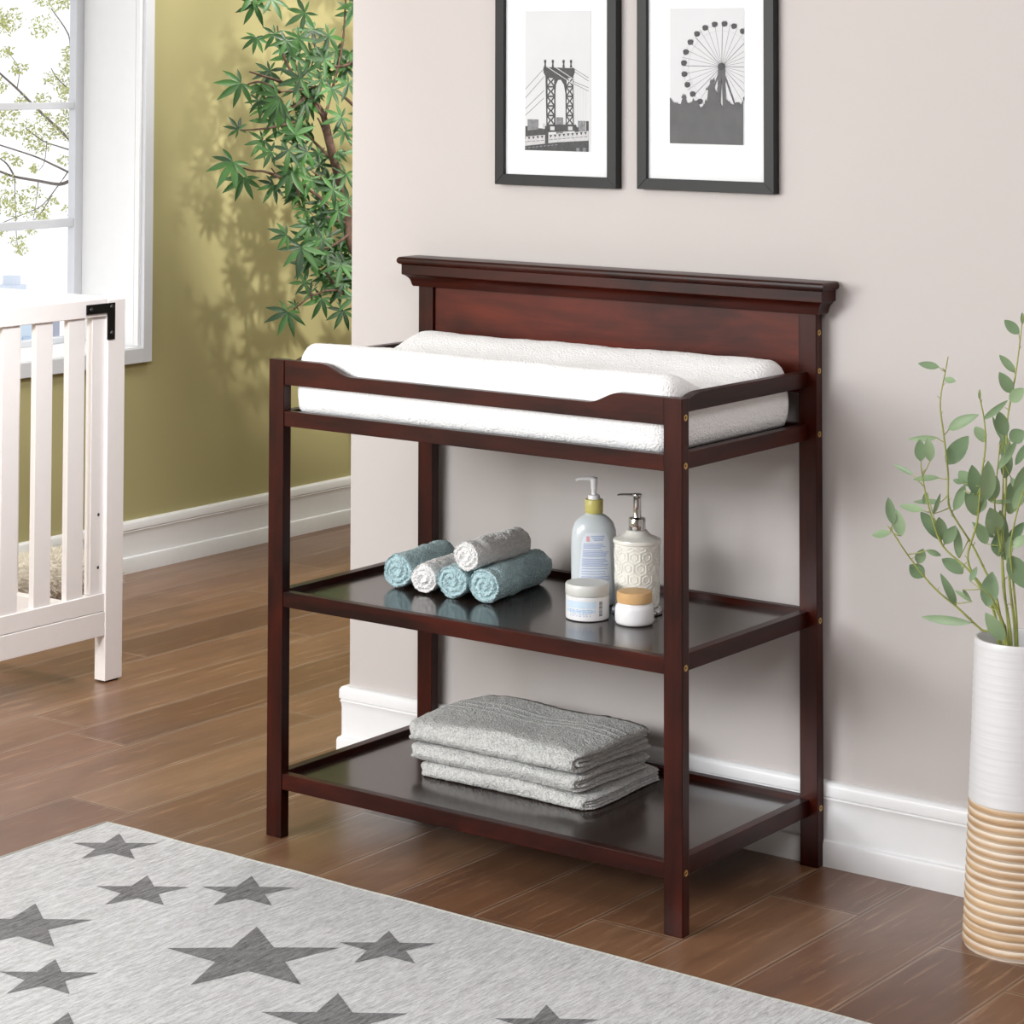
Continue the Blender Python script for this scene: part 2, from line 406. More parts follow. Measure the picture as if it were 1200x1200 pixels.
# ------------------------------------------------------------------ changing pad
def fbm(p, s, a): return noise.noise(Vector(p) * s) * a
bm = bmesh.new()
X0, X1, Y0, Y1 = .042, .898, .030, .455
nx, ny = 120, 72
def padtop(u, v):
    # v 0 front .. 1 back, two raised long edges with a dip between
    front = math.exp(-((v - .10) / .17) ** 2); back = math.exp(-((v - .90) / .17) ** 2)
    return .902 + .036 * front + .030 * back
def padpt(i, j):
    # i across, j around the section
    u = i / nx
    ang = j / (2 * ny)
    return None
rings = []
sec = []
N = 46
for k in range(N + 1): sec.append(('t', k / N))
for i in range(nx + 1):
    u = i / nx
    e = min(u, 1 - u) * (X1 - X0)
    rnd = .022 if u < .5 else .034
    inset = rnd * (1 - math.sqrt(max(0, 1 - (1 - min(e, rnd) / rnd) ** 2)))
    x = X0 + (X1 - X0) * u
    ring = []
    zb = .803 + inset * (.1 if u < .5 else .8)
    # top front to back
    pts = []
    M = 60
    for k in range(M + 1):
        v = k / M
        y = Y0 + (Y1 - Y0) * v
        ee = min(v, 1 - v) * (Y1 - Y0); r2 = .03
        dr = r2 * (1 - math.sqrt(max(0, 1 - (1 - min(ee, r2) / r2) ** 2)))
        z = padtop(u, v) - dr - inset * 1.0
        pts.append((y, z))
    for k in range(9): pts.append((Y1 + .004 * math.sin(PI * k / 8), pts[M][1] - (pts[M][1] - zb - .012) * (k + 1) / 9))
    for k in range(20): pts.append((Y1 - .012 - (Y1 - Y0 - .024) * k / 19, zb))
    zf = pts[0][1]
    for k in range(9): pts.append((Y0 - .004 * math.sin(PI * k / 8), zb + .012 + (zf - zb - .012) * k / 9))
    cy = (Y0 + Y1) / 2
    for (y, z) in pts:
        sy = 1 - inset / (Y1 - Y0) * 1.2
        p = Vector((x, cy + (y - cy) * sy, z))
        d = fbm(p, 9, .0028) + fbm(p, 24, .0016) + fbm(p, 330, .0009)
        if p.z > .81:
            p.z += d; p.y += fbm(p + Vector((5, 0, 0)), 10, .002) + fbm(p, 300, .0006)
            p.x += fbm(p + Vector((0, 7, 0)), 12, .002)
        ring.append(bm.verts.new(p))
    rings.append(ring)
grid_faces(bm, rings, True, 0, True, True)
tag(obj('changing_pad', bm, M_pad, smooth=True, loc=(.47, .24, .803)), 'white terry covered contoured changing pad on top of the dark changing table', 'changing pad')

# ------------------------------------------------------------------ rolled towels
def towel_roll(face, z, R, dirx, L, mat, label, seed, flap, group):
    random.seed(seed)
    ax = Vector((dirx, 1, 0)).normalized(); sx = Vector((ax.y, -ax.x, 0)); up = Vector((0, 0, 1))
    C = Vector((face[0], face[1], z)); nt = 84; pitch = R / 3.1
    bm = bmesh.new()
    def rad(th, t):
        k = ((th - flap) % (2 * PI)) / (2 * PI)           # spiral outer step at the flap edge
        r = R * (.93 + .07 * k)
        if k > .965: r = R * (.93 + .07 * (1 - k) / .035)
        return r
    def pt(th, r, s):
        p = C + ax * s + sx * (r * math.cos(th)) + up * (r * math.sin(th) * .97)
        q = p + Vector((seed * 3.1, 0, 0))
        amp = min(1, r / (.4 * R))
        n1 = fbm(q, 30, .0036) + fbm(q, 90, .0018) + fbm(q, 330, .0016)
        rv = (sx * math.cos(th) + up * math.sin(th))
        p = p + rv * n1 * amp + ax * (fbm(q, 60, .0016) + fbm(q, 300, .0014))
        if p.z < z - R * .965: p.z = z - R * .965
        return p
    rings = []
    # front face: spiral groove rings from centre out
    def facering(fr, side):
        rg = []
        for i in range(nt):
            th = 2 * PI * i / nt
            Ro = rad(th, 0)
            r = Ro * fr
            ph = (r / pitch - (th - flap) / (2 * PI)) % 1
            g = -(.0062 + .003 * noise.noise(Vector((th * 1.3, seed, fr * 2)))) * math.exp(-((min(ph, 1 - ph)) / .17) ** 2) if r > pitch * .35 else -.005
            bul = .004 * (1 - fr ** 2)
            edge = 0
            rg.append((th, r, -(bul + g) if side < 0 else (bul + g)))
        return rg
    frs = [.04, .1, .16, .22, .28, .34, .40, .46, .52, .58, .64, .70, .76, .82, .87, .92, .96]
    for fr in frs: rings.append([bm.verts.new(pt(th, r, s_)) for th, r, s_ in facering(fr, -1)])
    ns = 34
    for k in range(ns + 1):
        s_ = .004 + (L - .008) * k / ns
        sh = 1 - .03 * (1 if k in (0, ns) else 0)
        rings.append([bm.verts.new(pt(2 * PI * i / nt, rad(2 * PI * i / nt, s_) * sh * (1 + .02 * math.sin(s_ * 30 + seed)), s_)) for i in range(nt)])
    for fr in frs[::-1]: rings.append([bm.verts.new(pt(th, r, L + s_)) for th, r, s_ in facering(fr, 1)])
    grid_faces(bm, rings, True, 0, True, True)
    o = obj('rolled_towel', bm, mat, smooth=True, loc=(C + ax * L / 2 - Vector((0, 0, R * .965))))
    tag(o, label, 'towel', group)
G1 = 'rolled washcloths on the middle shelf'
SH = .4595
towel_roll((.171, .186), SH + .033, .034, -.15, .185, M_blue, 'blue rolled washcloth at the left end, against the row of rolls', 1, 4.6, G1)
towel_roll((.243, .176), SH + .0285, .0292, -.145, .185, M_white, 'white rolled washcloth lying on the shelf between two blue rolls', 2, 4.2, G1)
towel_roll((.314, .174), SH + .033, .0335, -.155, .19, M_blue, 'middle blue rolled washcloth, short end peeking under the top white roll', 3, 5.2, G1)
towel_roll((.387, .180), SH + .0335, .034, -.15, .225, M_blue, 'long blue rolled washcloth at the right end of the row, nearest the bottles', 4, 5.5, G1)
towel_roll((.3485, .172), SH + .0840, .0300, -.06, .19, M_white, 'white rolled washcloth resting on top of the blue rolls', 5, 4.9, G1)

# ------------------------------------------------------------------ folded bath towels
def folded(x0, x1, y0, y1, z0, h, seed, label, rot=0, skew=0, tagp=False):
    bm = bmesh.new(); t = h / 4 * .94; nx = 76
    cx, cy = (x0 + x1) / 2, (y0 + y1) / 2
    def nested(yf, lo, hi, th):
        """U shaped layer: section as (outer, inner) pairs"""
        r = (hi - lo) / 2; zc = (hi + lo) / 2; ps = []
        for k in range(24): y = y1 - (y1 - yf - r) * k / 23; ps.append(((y, lo), (y, lo + th)))
        for k in range(1, 14):
            a = PI / 2 + PI * (1 - k / 14) ; a = -PI / 2 - PI * k / 14
            c, s_ = math.cos(a), math.sin(a)
            ps.append(((yf + r + r * c, zc + r * s_), (yf + r + (r - th) * c, zc + (r - th) * s_)))
        for k in range(24): y = yf + r + (y1 - yf - r) * k / 23; ps.append(((y, hi), (y, hi - th)))
        return ps
    lays = [nested(y0, z0, z0 + h, t), nested(y0 + t * 1.15, z0 + t * 1.05, z0 + h - t * 1.05, t * .95)]
    for li, ps in enumerate(lays):
        rings = []
        off = .004 * li
        for i in range(nx + 1):
            u = i / nx; e = min(u, 1 - u) * (x1 - x0); rr = t * .5
            q = math.sqrt(max(0, 1 - (1 - min(e, rr) / rr) ** 2)); q = max(q, .35)
            x = x0 + off + (x1 - x0 - 2 * off) * u
            ring = []
            mid = [((a[0] + b[0]) / 2, (a[1] + b[1]) / 2) for a, b in ps]
            full = [(m[0] + (a[0] - m[0]) * q, m[1] + (a[1] - m[1]) * q) for m, (a, b) in zip(mid, ps)] + \
                   [(m[0] + (b[0] - m[0]) * q, m[1] + (b[1] - m[1]) * q) for m, (a, b) in list(zip(mid, ps))[::-1]]
            for (y, z) in full:
                p = Vector((x, y, z)); k_ = (z - z0) / h
                qv = p + Vector((seed * 2.3, seed, 0))
                # slump: layers wander a little, more towards the right and back
                p.z += (fbm((x * 1 + seed, y, 0), 6, .010) + fbm((x + seed, y, z * 3), 14, .0022)) * k_
                p.x += fbm((seed * 5, y * 1, z * 14), 6, .007) * (1 if u > .5 else .6) * (abs(u - .5) * 2) ** 2
                p.y += fbm((x, seed * 4, z * 8), 5, .008) * (1 - (y - y0) / (y1 - y0)) + fbm(qv, 260, .0008)
                p.z += fbm(qv, 300, .0010) + fbm(qv, 60, .0012) * (k_ > .03)
                if p.z < z0 + .0002: p.z = z0 + .0002
                dd = max(0, .034 - (p.y - y0)) / .034; sx_ = (u - .5) * 2
                p.x -= .022 * dd * dd * math.copysign(abs(sx_) ** 6, sx_)
                p.z -= .006 * k_ * abs(sx_) ** 10
                yy = p.y - cy; xx = p.x - cx
                p.x = cx + xx * math.cos(rot) - yy * math.sin(rot) + skew * (p.y - y0); p.y = cy + xx * math.sin(rot) + yy * math.cos(rot)
                ring.append(bm.verts.new(p))
            rings.append(ring)
        n = len(rings[0]) // 2
        grid_faces(bm, rings, True)
        for rg in (rings[0], rings[-1]):
            for k in range(n - 1): bm.faces.new((rg[k], rg[k + 1], rg[2 * n - 2 - k], rg[2 * n - 1 - k]))
    o = obj('folded_towel', bm, M_grey, smooth=True, loc=(cx, cy, z0))
    tag(o, label, 'towel', 'folded bath towels on the bottom shelf')
    return o
folded(.226, .630, .172, .428, .1145, .028, 1, 'grey folded bath towel at the bottom of the stack, lying on the shelf', 0, -.03)
folded(.205, .612, .168, .405, .1436, .034, 2, 'grey folded bath towel in the middle of the stack', 0, .0)
tw = folded(.206, .612, .160, .408, .1792, .043, 3, 'grey folded bath towel on top of the stack, with a woven border band', 0, .0)
tw['label'] = 'topmost grey folded bath towel, showing its woven border bands'
# woven bands follow the top towel
src = tw
def band(y0, y1, raise_):
    from mathutils.bvhtree import BVHTree
    me = src.data; bvh = BVHTree.FromPolygons([v.co + src.location for v in me.vertices], [tuple(p.vertices) for p in me.polygons])
    bm = bmesh.new(); rings = []; n = 90; w = 5
    for i in range(n + 1):
        x = .212 + .394 * i / n; rg = []
        for j in range(w + 1):
            y = y0 + (y1 - y0) * j / w + .012 * math.sin(i / n * PI) - .004
            hit = bvh.ray_cast(Vector((x, y, .4)), Vector((0, 0, -1)))[0]
            zz = hit.z if hit else .22
            rg.append(bm.verts.new((x, y, zz + raise_ * math.sin(PI * (j + .0) / w) + .0002)))
        rings.append(rg)
    grid_faces(bm, rings, False)
    obj('border_band', bm, M_band, src, smooth=True)
band(.292, .303, .0016); band(.315, .323, .0014); band(.337, .348, .0016)

# ------------------------------------------------------------------ bottles and jars
CAMDIR = math.atan2(-3.95, 2.7)
def patch(bm, c, r, a0, a1, z0, z1, n=10, mi=0, sx=1, sy=1, rot=0, taper=None):
    lo, hi = [], []
    for i in range(n + 1):
        a = a0 + (a1 - a0) * i / n - rot
        for lst, z in ((lo, z0), (hi, z1)):
            rr = r(z) if callable(r) else r
            x, y = rr * sx * math.cos(a), rr * sy * math.sin(a)
            lst.append(bm.verts.new((c[0] + x * math.cos(rot) - y * math.sin(rot), c[1] + x * math.sin(rot) + y * math.cos(rot), c[2] + z)))
    for i in range(n): bm.faces.new((lo[i], lo[i + 1], hi[i + 1], hi[i])).material_index = mi
# lotion bottle
c = (.551, .308, SH)
lb = empty('lotion_bottle', c, 'tall translucent pale blue lotion bottle with a yellow collar and white pump', 'bottle')
rot = CAMDIR + PI / 2 + .12
prof = [(.036, 0), (.0405, .002), (.0425, .008), (.0432, .03), (.0435, .06), (.0438, .10), (.0432, .125), (.0415, .14), (.037, .153), (.030, .1615), (.022, .167), (.0165, .170), (.0155, .172)]
bm = bmesh.new(); lathe(bm, prof, c, 56, 1, .66, rot=rot); obj('bottle_body', bm, M_bottle, lb, smooth=50)
def brad(z):
    for (r0, z0), (r1, z1) in zip(prof, prof[1:]):
        if z0 <= z <= z1: return (r0 + (r1 - r0) * (z - z0) / (z1 - z0)) + .0005
    return .03
bm = bmesh.new()
fc = rot - PI / 2
def lab(z): return .62 - .12 * max(0, (z - .07)) / .06
rows = 14; last = None
for k in range(rows):
    z0 = .012 + (.138 - .012) * k / rows; z1 = .012 + (.138 - .012) * (k + 1) / rows
    def w_(z): return .86 - .25 * ((z - .012) / .126) - (.10 if z > .134 else 0) - (.05 if z > .128 else 0)
    lo, hi = [], []
    for i in range(13):
        for lst, z in ((lo, z0), (hi, z1)):
            a = -PI / 2 + (i / 12 * 2 - 1) * w_(z)
            rr = brad(z); x, y = rr * math.cos(a), rr * .66 * math.sin(a) - .0002
            lst.append(bm.verts.new((c[0] + x * math.cos(rot) - y * math.sin(rot), c[1] + x * math.sin(rot) + y * math.cos(rot), c[2] + z)))
    for i in range(12): bm.faces.new((lo[i], lo[i + 1], hi[i + 1], hi[i]))
la = obj('back_label', bm, M_label, lb, smooth=True)
bm = bmesh.new(); random.seed(3)
def lline(bm, z0, z1, w0, w1, mi=0):
    lo, hi = [], []
    for i in range(7):
        for lst, z in ((lo, z0), (hi, z1)):
            a = -PI / 2 + w0 + (w1 - w0) * i / 6
            rr = brad(z) + .0003; x, y = rr * math.cos(a), rr * .66 * math.sin(a) - .0004
            lst.append(bm.verts.new((c[0] + x * math.cos(rot) - y * math.sin(rot), c[1] + x * math.sin(rot) + y * math.cos(rot), c[2] + z)))
    for i in range(6): bm.faces.new((lo[i], lo[i + 1], hi[i + 1], hi[i])).material_index = mi
for k, z in enumerate((.131, .1275, .124)): lline(bm, z, z + .0016, -.22 + .06 * k, .40 - .04 * k)
lline(bm, .122, .132, -.42, -.28, 1)
z = .117
while z > .018:
    ww = .76 - .25 * ((z - .012) / .126)
    lline(bm, z, z + .0011, -ww, ww * random.uniform(.4, 1)); z -= .0026 if random.random() < .8 else .005
obj('label_print', bm, [M_ink, M_ink2], la, smooth=True)
bm = bmesh.new(); lathe(bm, [(.0165, .1715), (.0172, .1725), (.0172, .196), (.0165, .197), (.010, .1975)], c, 36)
obj('pump_collar', bm, M_yellow, lb, smooth=40)
bm = bmesh.new(); lathe(bm, [(.0115, .197), (.0118, .203), (.0105, .205), (.005, .206), (.0048, .214), (.0058, .216), (.0062, .228), (.0072, .232), (.0070, .2365), (.0045, .238)], c, 28)
d = Vector((-.84, -.54, 0))
nz = [Vector(c) + Vector((0, 0, .2345)) + d * t + Vector((0, 0, h)) for t, h in ((-.002, 0), (.010, .0008), (.022, .0006), (.031, -.001), (.0345, -.0035))]
tube(bm, nz, [.0048, .0040, .0032, .0026, .0022], 10)
obj('pump_head', bm, M_whitepl, lb, smooth=40)
# ceramic dispenser
c = (.6555, .297, SH)
dp = empty('soap_dispenser', c, 'cream ceramic soap dispenser embossed with hexagons, chrome pump and base', 'soap dispenser')
bm = bmesh.new(); lathe(bm, [(.044, 0), (.0475, .001), (.0482, .004), (.0475, .008), (.044, .0115), (.040, .013)], c, 56); obj('dispenser_base', bm, M_chrome, dp, smooth=50)
bm = bmesh.new(); BR = lambda z: .0405 + .0022 * (z / .135)
lathe(bm, [(.038, .013), (.0405, .0145), (.0405, .02), (BR(.07), .07), (BR(.126), .126), (.0425, .1285), (.0445, .130), (.0450, .133), (.0440, .1365), (.040, .1385), (.033, .1405), (.026, .1445), (.021, .1495), (.0185, .1525), (.010, .153)], c, 72)
na = 11; hw = 2 * PI / na; hs = hw * .0418 / math.sqrt(3)      # hexagon side
rowh = hs * 1.5
def ridge(p, q):
    # p,q in (angle, z)
    vs = []
    dx = (q[0] - p[0]) * .042; dz = q[1] - p[1]; L = math.hypot(dx, dz); nxx, nzz = -dz / L, dx / L
    ends = []
    for (a, z) in (p, q):
        rr = BR(z)
        ends.append([(a + nxx * k / .042, z + nzz * k, rr + h) for k, h in ((-.0011, 0), (-.0004, .0009), (.0004, .0009), (.0011, 0))])
    V = [[bm.verts.new((c[0] + r * math.cos(a), c[1] + r * math.sin(a), c[2] + z)) for a, z, r in e] for e in ends]
    for k in range(3): bm.faces.new((V[0][k], V[0][k + 1], V[1][k + 1], V[1][k]))
for row in range(-1, 8):
    zc = .026 + row * rowh
    for k in range(na):
        ac = (k + .5 * (row % 2)) * hw
        for f in (.93, .52):
            hp = [(ac + f * hs / .0418 * math.sin(PI / 3 * m), zc + f * hs * math.cos(PI / 3 * m)) for m in range(7)]
            for m in range(6):
                if min(hp[m][1], hp[m + 1][1]) > .0155 and max(hp[m][1], hp[m + 1][1]) < .126: ridge(hp[m], hp[m + 1])
obj('dispenser_body', bm, M_ceram, dp, smooth=40)
bm = bmesh.new()
lathe(bm, [(.0155, .153), (.0158, .154), (.0158, .1735), (.0148, .175), (.0085, .1755), (.0078, .177), (.0074, .2125), (.0080, .2135), (.0088, .2150), (.0088, .2185), (.0080, .2195)], c, 36)
nz = [Vector(c) + Vector((0, 0, .2168)) + d * t + Vector((0, 0, h)) for t, h in ((0, 0), (.012, .0003), (.024, .0006), (.034, .0001), (.037, -.0015))]
tube(bm, nz, [.0030, .0025, .0021, .0018, .0015], 10)
obj('chrome_pump', bm, M_chrome, dp, smooth=40)
# cream jar
c = (.607, .203, SH)
j1 = empty('cream_jar', c, 'wide white cream jar with a frosted grey lid and printed label', 'jar')
bm = bmesh.new(); lathe(bm, [(.036, 0), (.0395, .0015), (.0402, .005), (.0402, .0425), (.038, .044)], c, 56); obj('jar_body', bm, M_whitepl, j1, smooth=50)
bm = bmesh.new(); lathe(bm, [(.0400, .0445), (.0408, .0455), (.0408, .062), (.0396, .0645), (.036, .0652), (.034, .0648)], c, 56); obj('jar_lid', bm, M_lid, j1, smooth=40)
bm = bmesh.new(); th = CAMDIR
patch(bm, c, .0404, th - 1.15, th + .42, .024, .037, mi=0)
patch(bm, c, .0404, th - 1.15, th + .40, .016, .022, mi=0)
random.seed(5)
for k in range(5):
    z = .021 - k * .0028
    a = th - .9
    while a < th + .2:
        w_ = random.uniform(.04, .12); patch(bm, c, .0406, a, a + w_, z, z + .0010, 2, mi=1); a += w_ + random.uniform(.03, .10)
for k in range(12):
    z = .010 + k * .0023
    patch(bm, c, .0407, th + .56, th + .74, z, z + random.choice((.0008, .0014)), 2, mi=2)
obj('jar_label', bm, [M_paleblue, M_ink, M_dark], j1, smooth=True)
# small jar with wooden lid
c = (.702, .2165, SH)
j2 = empty('balm_jar', c, 'small round white jar with a pale wooden lid', 'jar')
bm = bmesh.new(); lathe(bm, [(.029, 0), (.0335, .0015), (.0355, .006), (.0358, .015), (.0355, .028), (.034, .0335), (.031, .0365), (.030, .038), (.030, .040)], c, 56); obj('jar_body', bm, M_whitepl, j2, smooth=50)
bm = bmesh.new(); lathe(bm, [(.0315, .0395), (.0324, .0405), (.0324, .0565), (.0312, .0585), (.0290, .059)], c, 56)
obj('wooden_lid', bm, wood('pale_lid_wood', 0, (206, 164, 112), (226, 188, 140), rough=.5, scale=1.5, coat=0), j2, smooth=40)

# ------------------------------------------------------------------ crib
XF = -1.085
cr = empty('crib', (XF, .68, 0), 'white slatted wooden crib with black metal corner brackets under the window', 'crib')
YN = -.66                                             # near end, beyond the frame
for y0, y1 in ((.649, .707), (YN, YN + .058)):
    for x0, x1 in ((XF - .036, XF), (-1.765, -1.729)):
        box('crib_post', x0, x1, y0, y1, .004, .91, M_crib, cr, bevel=.002)
        box('foot_pad', x0 + .008, x1 - .006, y0 + .008, y1 - .008, 0, .0045, M_black, cr)
box('top_rail', XF - .034, XF - .002, YN + .058, .649, .871, .914, M_crib, cr, bevel=.002)
box('top_rail', -1.765, -1.731, YN + .058, .649, .871, .914, M_crib, cr, bevel=.002)
for y0, y1 in ((.606, .649), (YN + .058, YN + .101)): box('slat_stile', XF - .030, XF - .010, y0, y1, .213, .871, M_crib, cr, bevel=.001)
k = 0
while True:
    y0 = .5265 - .1045 * k
    if y0 < YN + .12: break
    box('crib_slat', XF - .024, XF - .008, y0, y0 + .0535, .21, .874, M_crib, cr, bevel=.001); k += 1
box('lower_rail', XF - .030, XF - .004, YN + .058, .649, .1705, .2125, M_crib, cr, bevel=.0015)
box('base_rail', XF - .032, XF - .002, YN + .058, .649, .1125, .1690, M_crib, cr, bevel=.0015)
box('lower_rail', -1.761, -1.733, YN + .058, .649, .1125, .2125, M_crib, cr, bevel=.0015)
for yy in (.662, YN + .01):                            # the two ends
    box('end_rail', -1.729, XF - .036, yy, yy + .028, .865, .912, M_crib, cr, bevel=.002)
    box('end_rail', -1.729, XF - .036, yy, yy + .028, .1125, .165, M_crib, cr, bevel=.002)
for x0 in (-1.350, -1.248, -1.452, -1.554, -1.656):
    box('end_slat', x0, x0 + .03, .668, .682, .165, .865, M_crib, cr, bevel=.001)
bm = bmesh.new()
prism(bm, [(.575, .9025), (.670, .9025), (.670, .815), (.645, .815), (.645, .8795), (.575, .8795)], lambda p: (XF, p[0], p[1]), lambda p: (XF + .003, p[0], p[1]))
br = obj('corner_bracket', bm, M_black, cr, bevel=.0006)
for y, z in ((.590, .8915), (.658, .8935), (.659, .831)):
    bm = bmesh.new(); n = 14
    rings = [[bm.verts.new((XF + .003 + h, y + r * math.cos(2 * PI * i / n), z + r * math.sin(2 * PI * i / n))) for i in range(n)] for r, h in ((.0048, 0), (.0042, .0013), (.002, .002))]
    grid_faces(bm, rings, True, 0, False, True); obj('bracket_screw', bm, M_screw, br, smooth=40)
bm = bmesh.new()
p0 = at(111, 668, 0, -1.19); p1 = at(103, 698, 0, -1.19); sd = Vector((0, .009, 0)); th_ = Vector((.003, 0, 0))
prism(bm, [p0 - sd, p0 + sd, p1 + sd, p1 - sd], lambda p: p, lambda p: p + th_)
obj('support_bracket', bm, M_crib, cr)
for z in (.275, .40):
    bm = bmesh.new(); n = 10; rings = [[bm.verts.new((XF - .0095 + h, .632 + r * math.cos(2 * PI * i / n), z + r * math.sin(2 * PI * i / n))) for i in range(n)] for r, h in ((.004, 0), (.003, .001))]
    grid_faces(bm, rings, True, 0, False, True); obj('crib_bolt', bm, M_screw, cr, smooth=40)

# ------------------------------------------------------------------ fluffy throw behind the crib
random.seed(11)
M_fur = plain('cream_fur', (246, 238, 226), .95, var=.12, scale=60)
bm = bmesh.new(); rings = []
yA, yB = .30, 1.47
def furpt(t, a, ex=0):
    y = yA + (yB - yA) * t
    endf = math.sqrt(max(.0, 1 - (2 * t - 1) ** 8)) * (.62 + .38 * min(1, (1 - t) * 5))
    lump = 1 + .16 * noise.noise(Vector((y * 7, a * .8, 3)))
    rx, rz = .078 * endf * lump + .003, .066 * endf * lump + .002
    x = -1.862 + (rx + ex) * math.cos(a); z = .068 * endf + .002 + (rz + ex) * math.sin(a)
    return Vector((max(x, -1.943), y + .01 * math.sin(a * 2), max(z, .0012)))
for i in range(41):
    rings.append([bm.verts.new(furpt(i / 40, 2 * PI * k / 26)) for k in range(26)])
grid_faces(bm, rings, True, 0, True, True)
for _ in range(15000):
    t = random.uniform(.35, 1); a = random.uniform(-.9, 3.4)
    p = furpt(t, a); q = furpt(t, a, .014)
    q += Vector((random.gauss(0, .006), random.gauss(0, .006), random.uniform(-.010, .003)))
    q.x = max(q.x, -1.944); q.z = max(q.z, .001)
    w_ = Vector((random.gauss(0, .0009), random.gauss(0, .0009), random.gauss(0, .0009)))
    bm.faces.new([bm.verts.new(p - w_), bm.verts.new(p + w_), bm.verts.new(q)])
me = bpy.data.meshes.new('fluffy_throw'); bm.to_mesh(me); bm.free()
o = new_obj('fluffy_throw', me, M_fur); me.transform(Matrix.Translation((1.862, -.9, 0))); o.location = (-1.862, .9, 0)
for p in me.polygons: p.use_smooth = True
tag(o, 'shaggy cream fur throw bundled on the floor behind the crib slats', 'throw')

# ------------------------------------------------------------------ rug with stars
RX0, RX1, RY0, RY1, RZ = -.283, 1.55, -2.6, -.147, .007
bm = bmesh.new()
nxr, nyr = 60, 60
gv = [[bm.verts.new((RX0 + (RX1 - RX0) * i / nxr, RY0 + (RY1 - RY0) * j / nyr + (.004 * noise.noise(Vector((i * .22, 0, 0))) - .020 * (max(0, i / nxr - .15)) ** 1 if j == nyr else 0), RZ)) for j in range(nyr + 1)] for i in range(nxr + 1)]
for i in range(nxr):
    for j in range(nyr): bm.faces.new((gv[i][j], gv[i + 1][j], gv[i + 1][j + 1], gv[i][j + 1])).material_index = 1 if (i == 0 or j == nyr - 1) and False else 0
edge = [gv[i][0] for i in range(nxr + 1)] + [gv[nxr][j] for j in range(1, nyr + 1)] + [gv[i][nyr] for i in range(nxr - 1, -1, -1)] + [gv[0][j] for j in range(nyr - 1, 0, -1)]
low = [bm.verts.new((v.co.x, v.co.y, .0002)) for v in edge]
for k in range(len(edge)): bm.faces.new((edge[k], edge[(k + 1) % len(edge)], low[(k + 1) % len(edge)], low[k])).material_index = 1
bm.faces.new(low).material_index = 0
# raised binding cord around the edge
tube(bm, [v.co + Vector((0, 0, -.0008)) for v in edge] + [edge[0].co + Vector((0, 0, -.0008))], .0028, 6, mi=1, cap=False)
def star(cx, cy, R, a0):
    ps = []
    for k in range(10):
        r = R if k % 2 == 0 else R * .40
        a = math.radians(a0 + 36 * k); ps.append(Vector((cx + r * math.cos(a), cy + r * math.sin(a), RZ + .0006)))
    ctr = bm.verts.new((cx, cy, RZ + .0006)); vs = [bm.verts.new(p) for p in ps]
    for k in range(10): bm.faces.new((vs[k], vs[(k + 1) % 10], ctr)).material_index = 2
for a in ((-.160, -.2515, .0845, 55), (.0577, -.402, .088, 54), (.2088, -.2885, .0885, 54), (.5845, -.3585, .085, 54), (.435, -.530, .150, 56), (.027, -.655, .118, 54.5),
          (.235, -.80, .085, 54), (.72, -.66, .12, 54), (.42, -.95, .085, 54), (.12, -1.03, .13, 54), (.72, -1.0, .15, 54), (.99, -.47, .085, 54), (1.2, -.75, .12, 54), (-.1, -.95, .085, 54), (1.38, -.42, .085, 54)):
    star(*a)
tag(obj('star_rug', bm, [M_rug, M_edge, M_star]), 'light grey rug with dark grey stars on the wood floor', 'rug')

# ------------------------------------------------------------------ framed prints
def framed(x0, x1, z0, z1, mw, mzb, label, name):
    fw = .0218
    e = empty('framed_picture', (x0, YW - .021, z0), label, 'picture', 'black framed photographs on the wall')
    yf, yb = YW - .021, YW
    bm = bmesh.new()
    for q in ([(x0, z0), (x1, z0), (x1 - fw, z0 + fw), (x0 + fw, z0 + fw)], [(x1, z0), (x1, z1), (x1 - fw, z1 - fw), (x1 - fw, z0 + fw)],
              [(x1, z1), (x0, z1), (x0 + fw, z1 - fw), (x1 - fw, z1 - fw)], [(x0, z1), (x0, z0), (x0 + fw, z0 + fw), (x0 + fw, z1 - fw)]):
        prism(bm, q, lambda p: (p[0], yf, p[1]), lambda p: (p[0], yb, p[1]))
    obj('frame', bm, M_frame, e, bevel=.0006)
    box('mat_board', x0 + fw, x1 - fw, YW - .012, YW - .008, z0 + fw, z1 - fw, M_mat, e)
    return e
YP = YW - .0125
def P(u, v): p = at(u, v, 1, YP); return (p.x, p.z)
M_sky = plain('print_pale_grey', (205, 206, 209), .6, var=.03, scale=8)
M_g1 = plain('print_mid_grey', (120, 121, 124), .6, var=.25, scale=150)
M_g2 = plain('print_dark_grey', (62, 62, 64), .6, var=.3, scale=120)
M_g3 = plain('print_light_grey', (188, 188, 190), .6, var=.1, scale=120)
M_g4 = plain('print_charcoal', (84, 84, 86), .6, var=.12, scale=25)
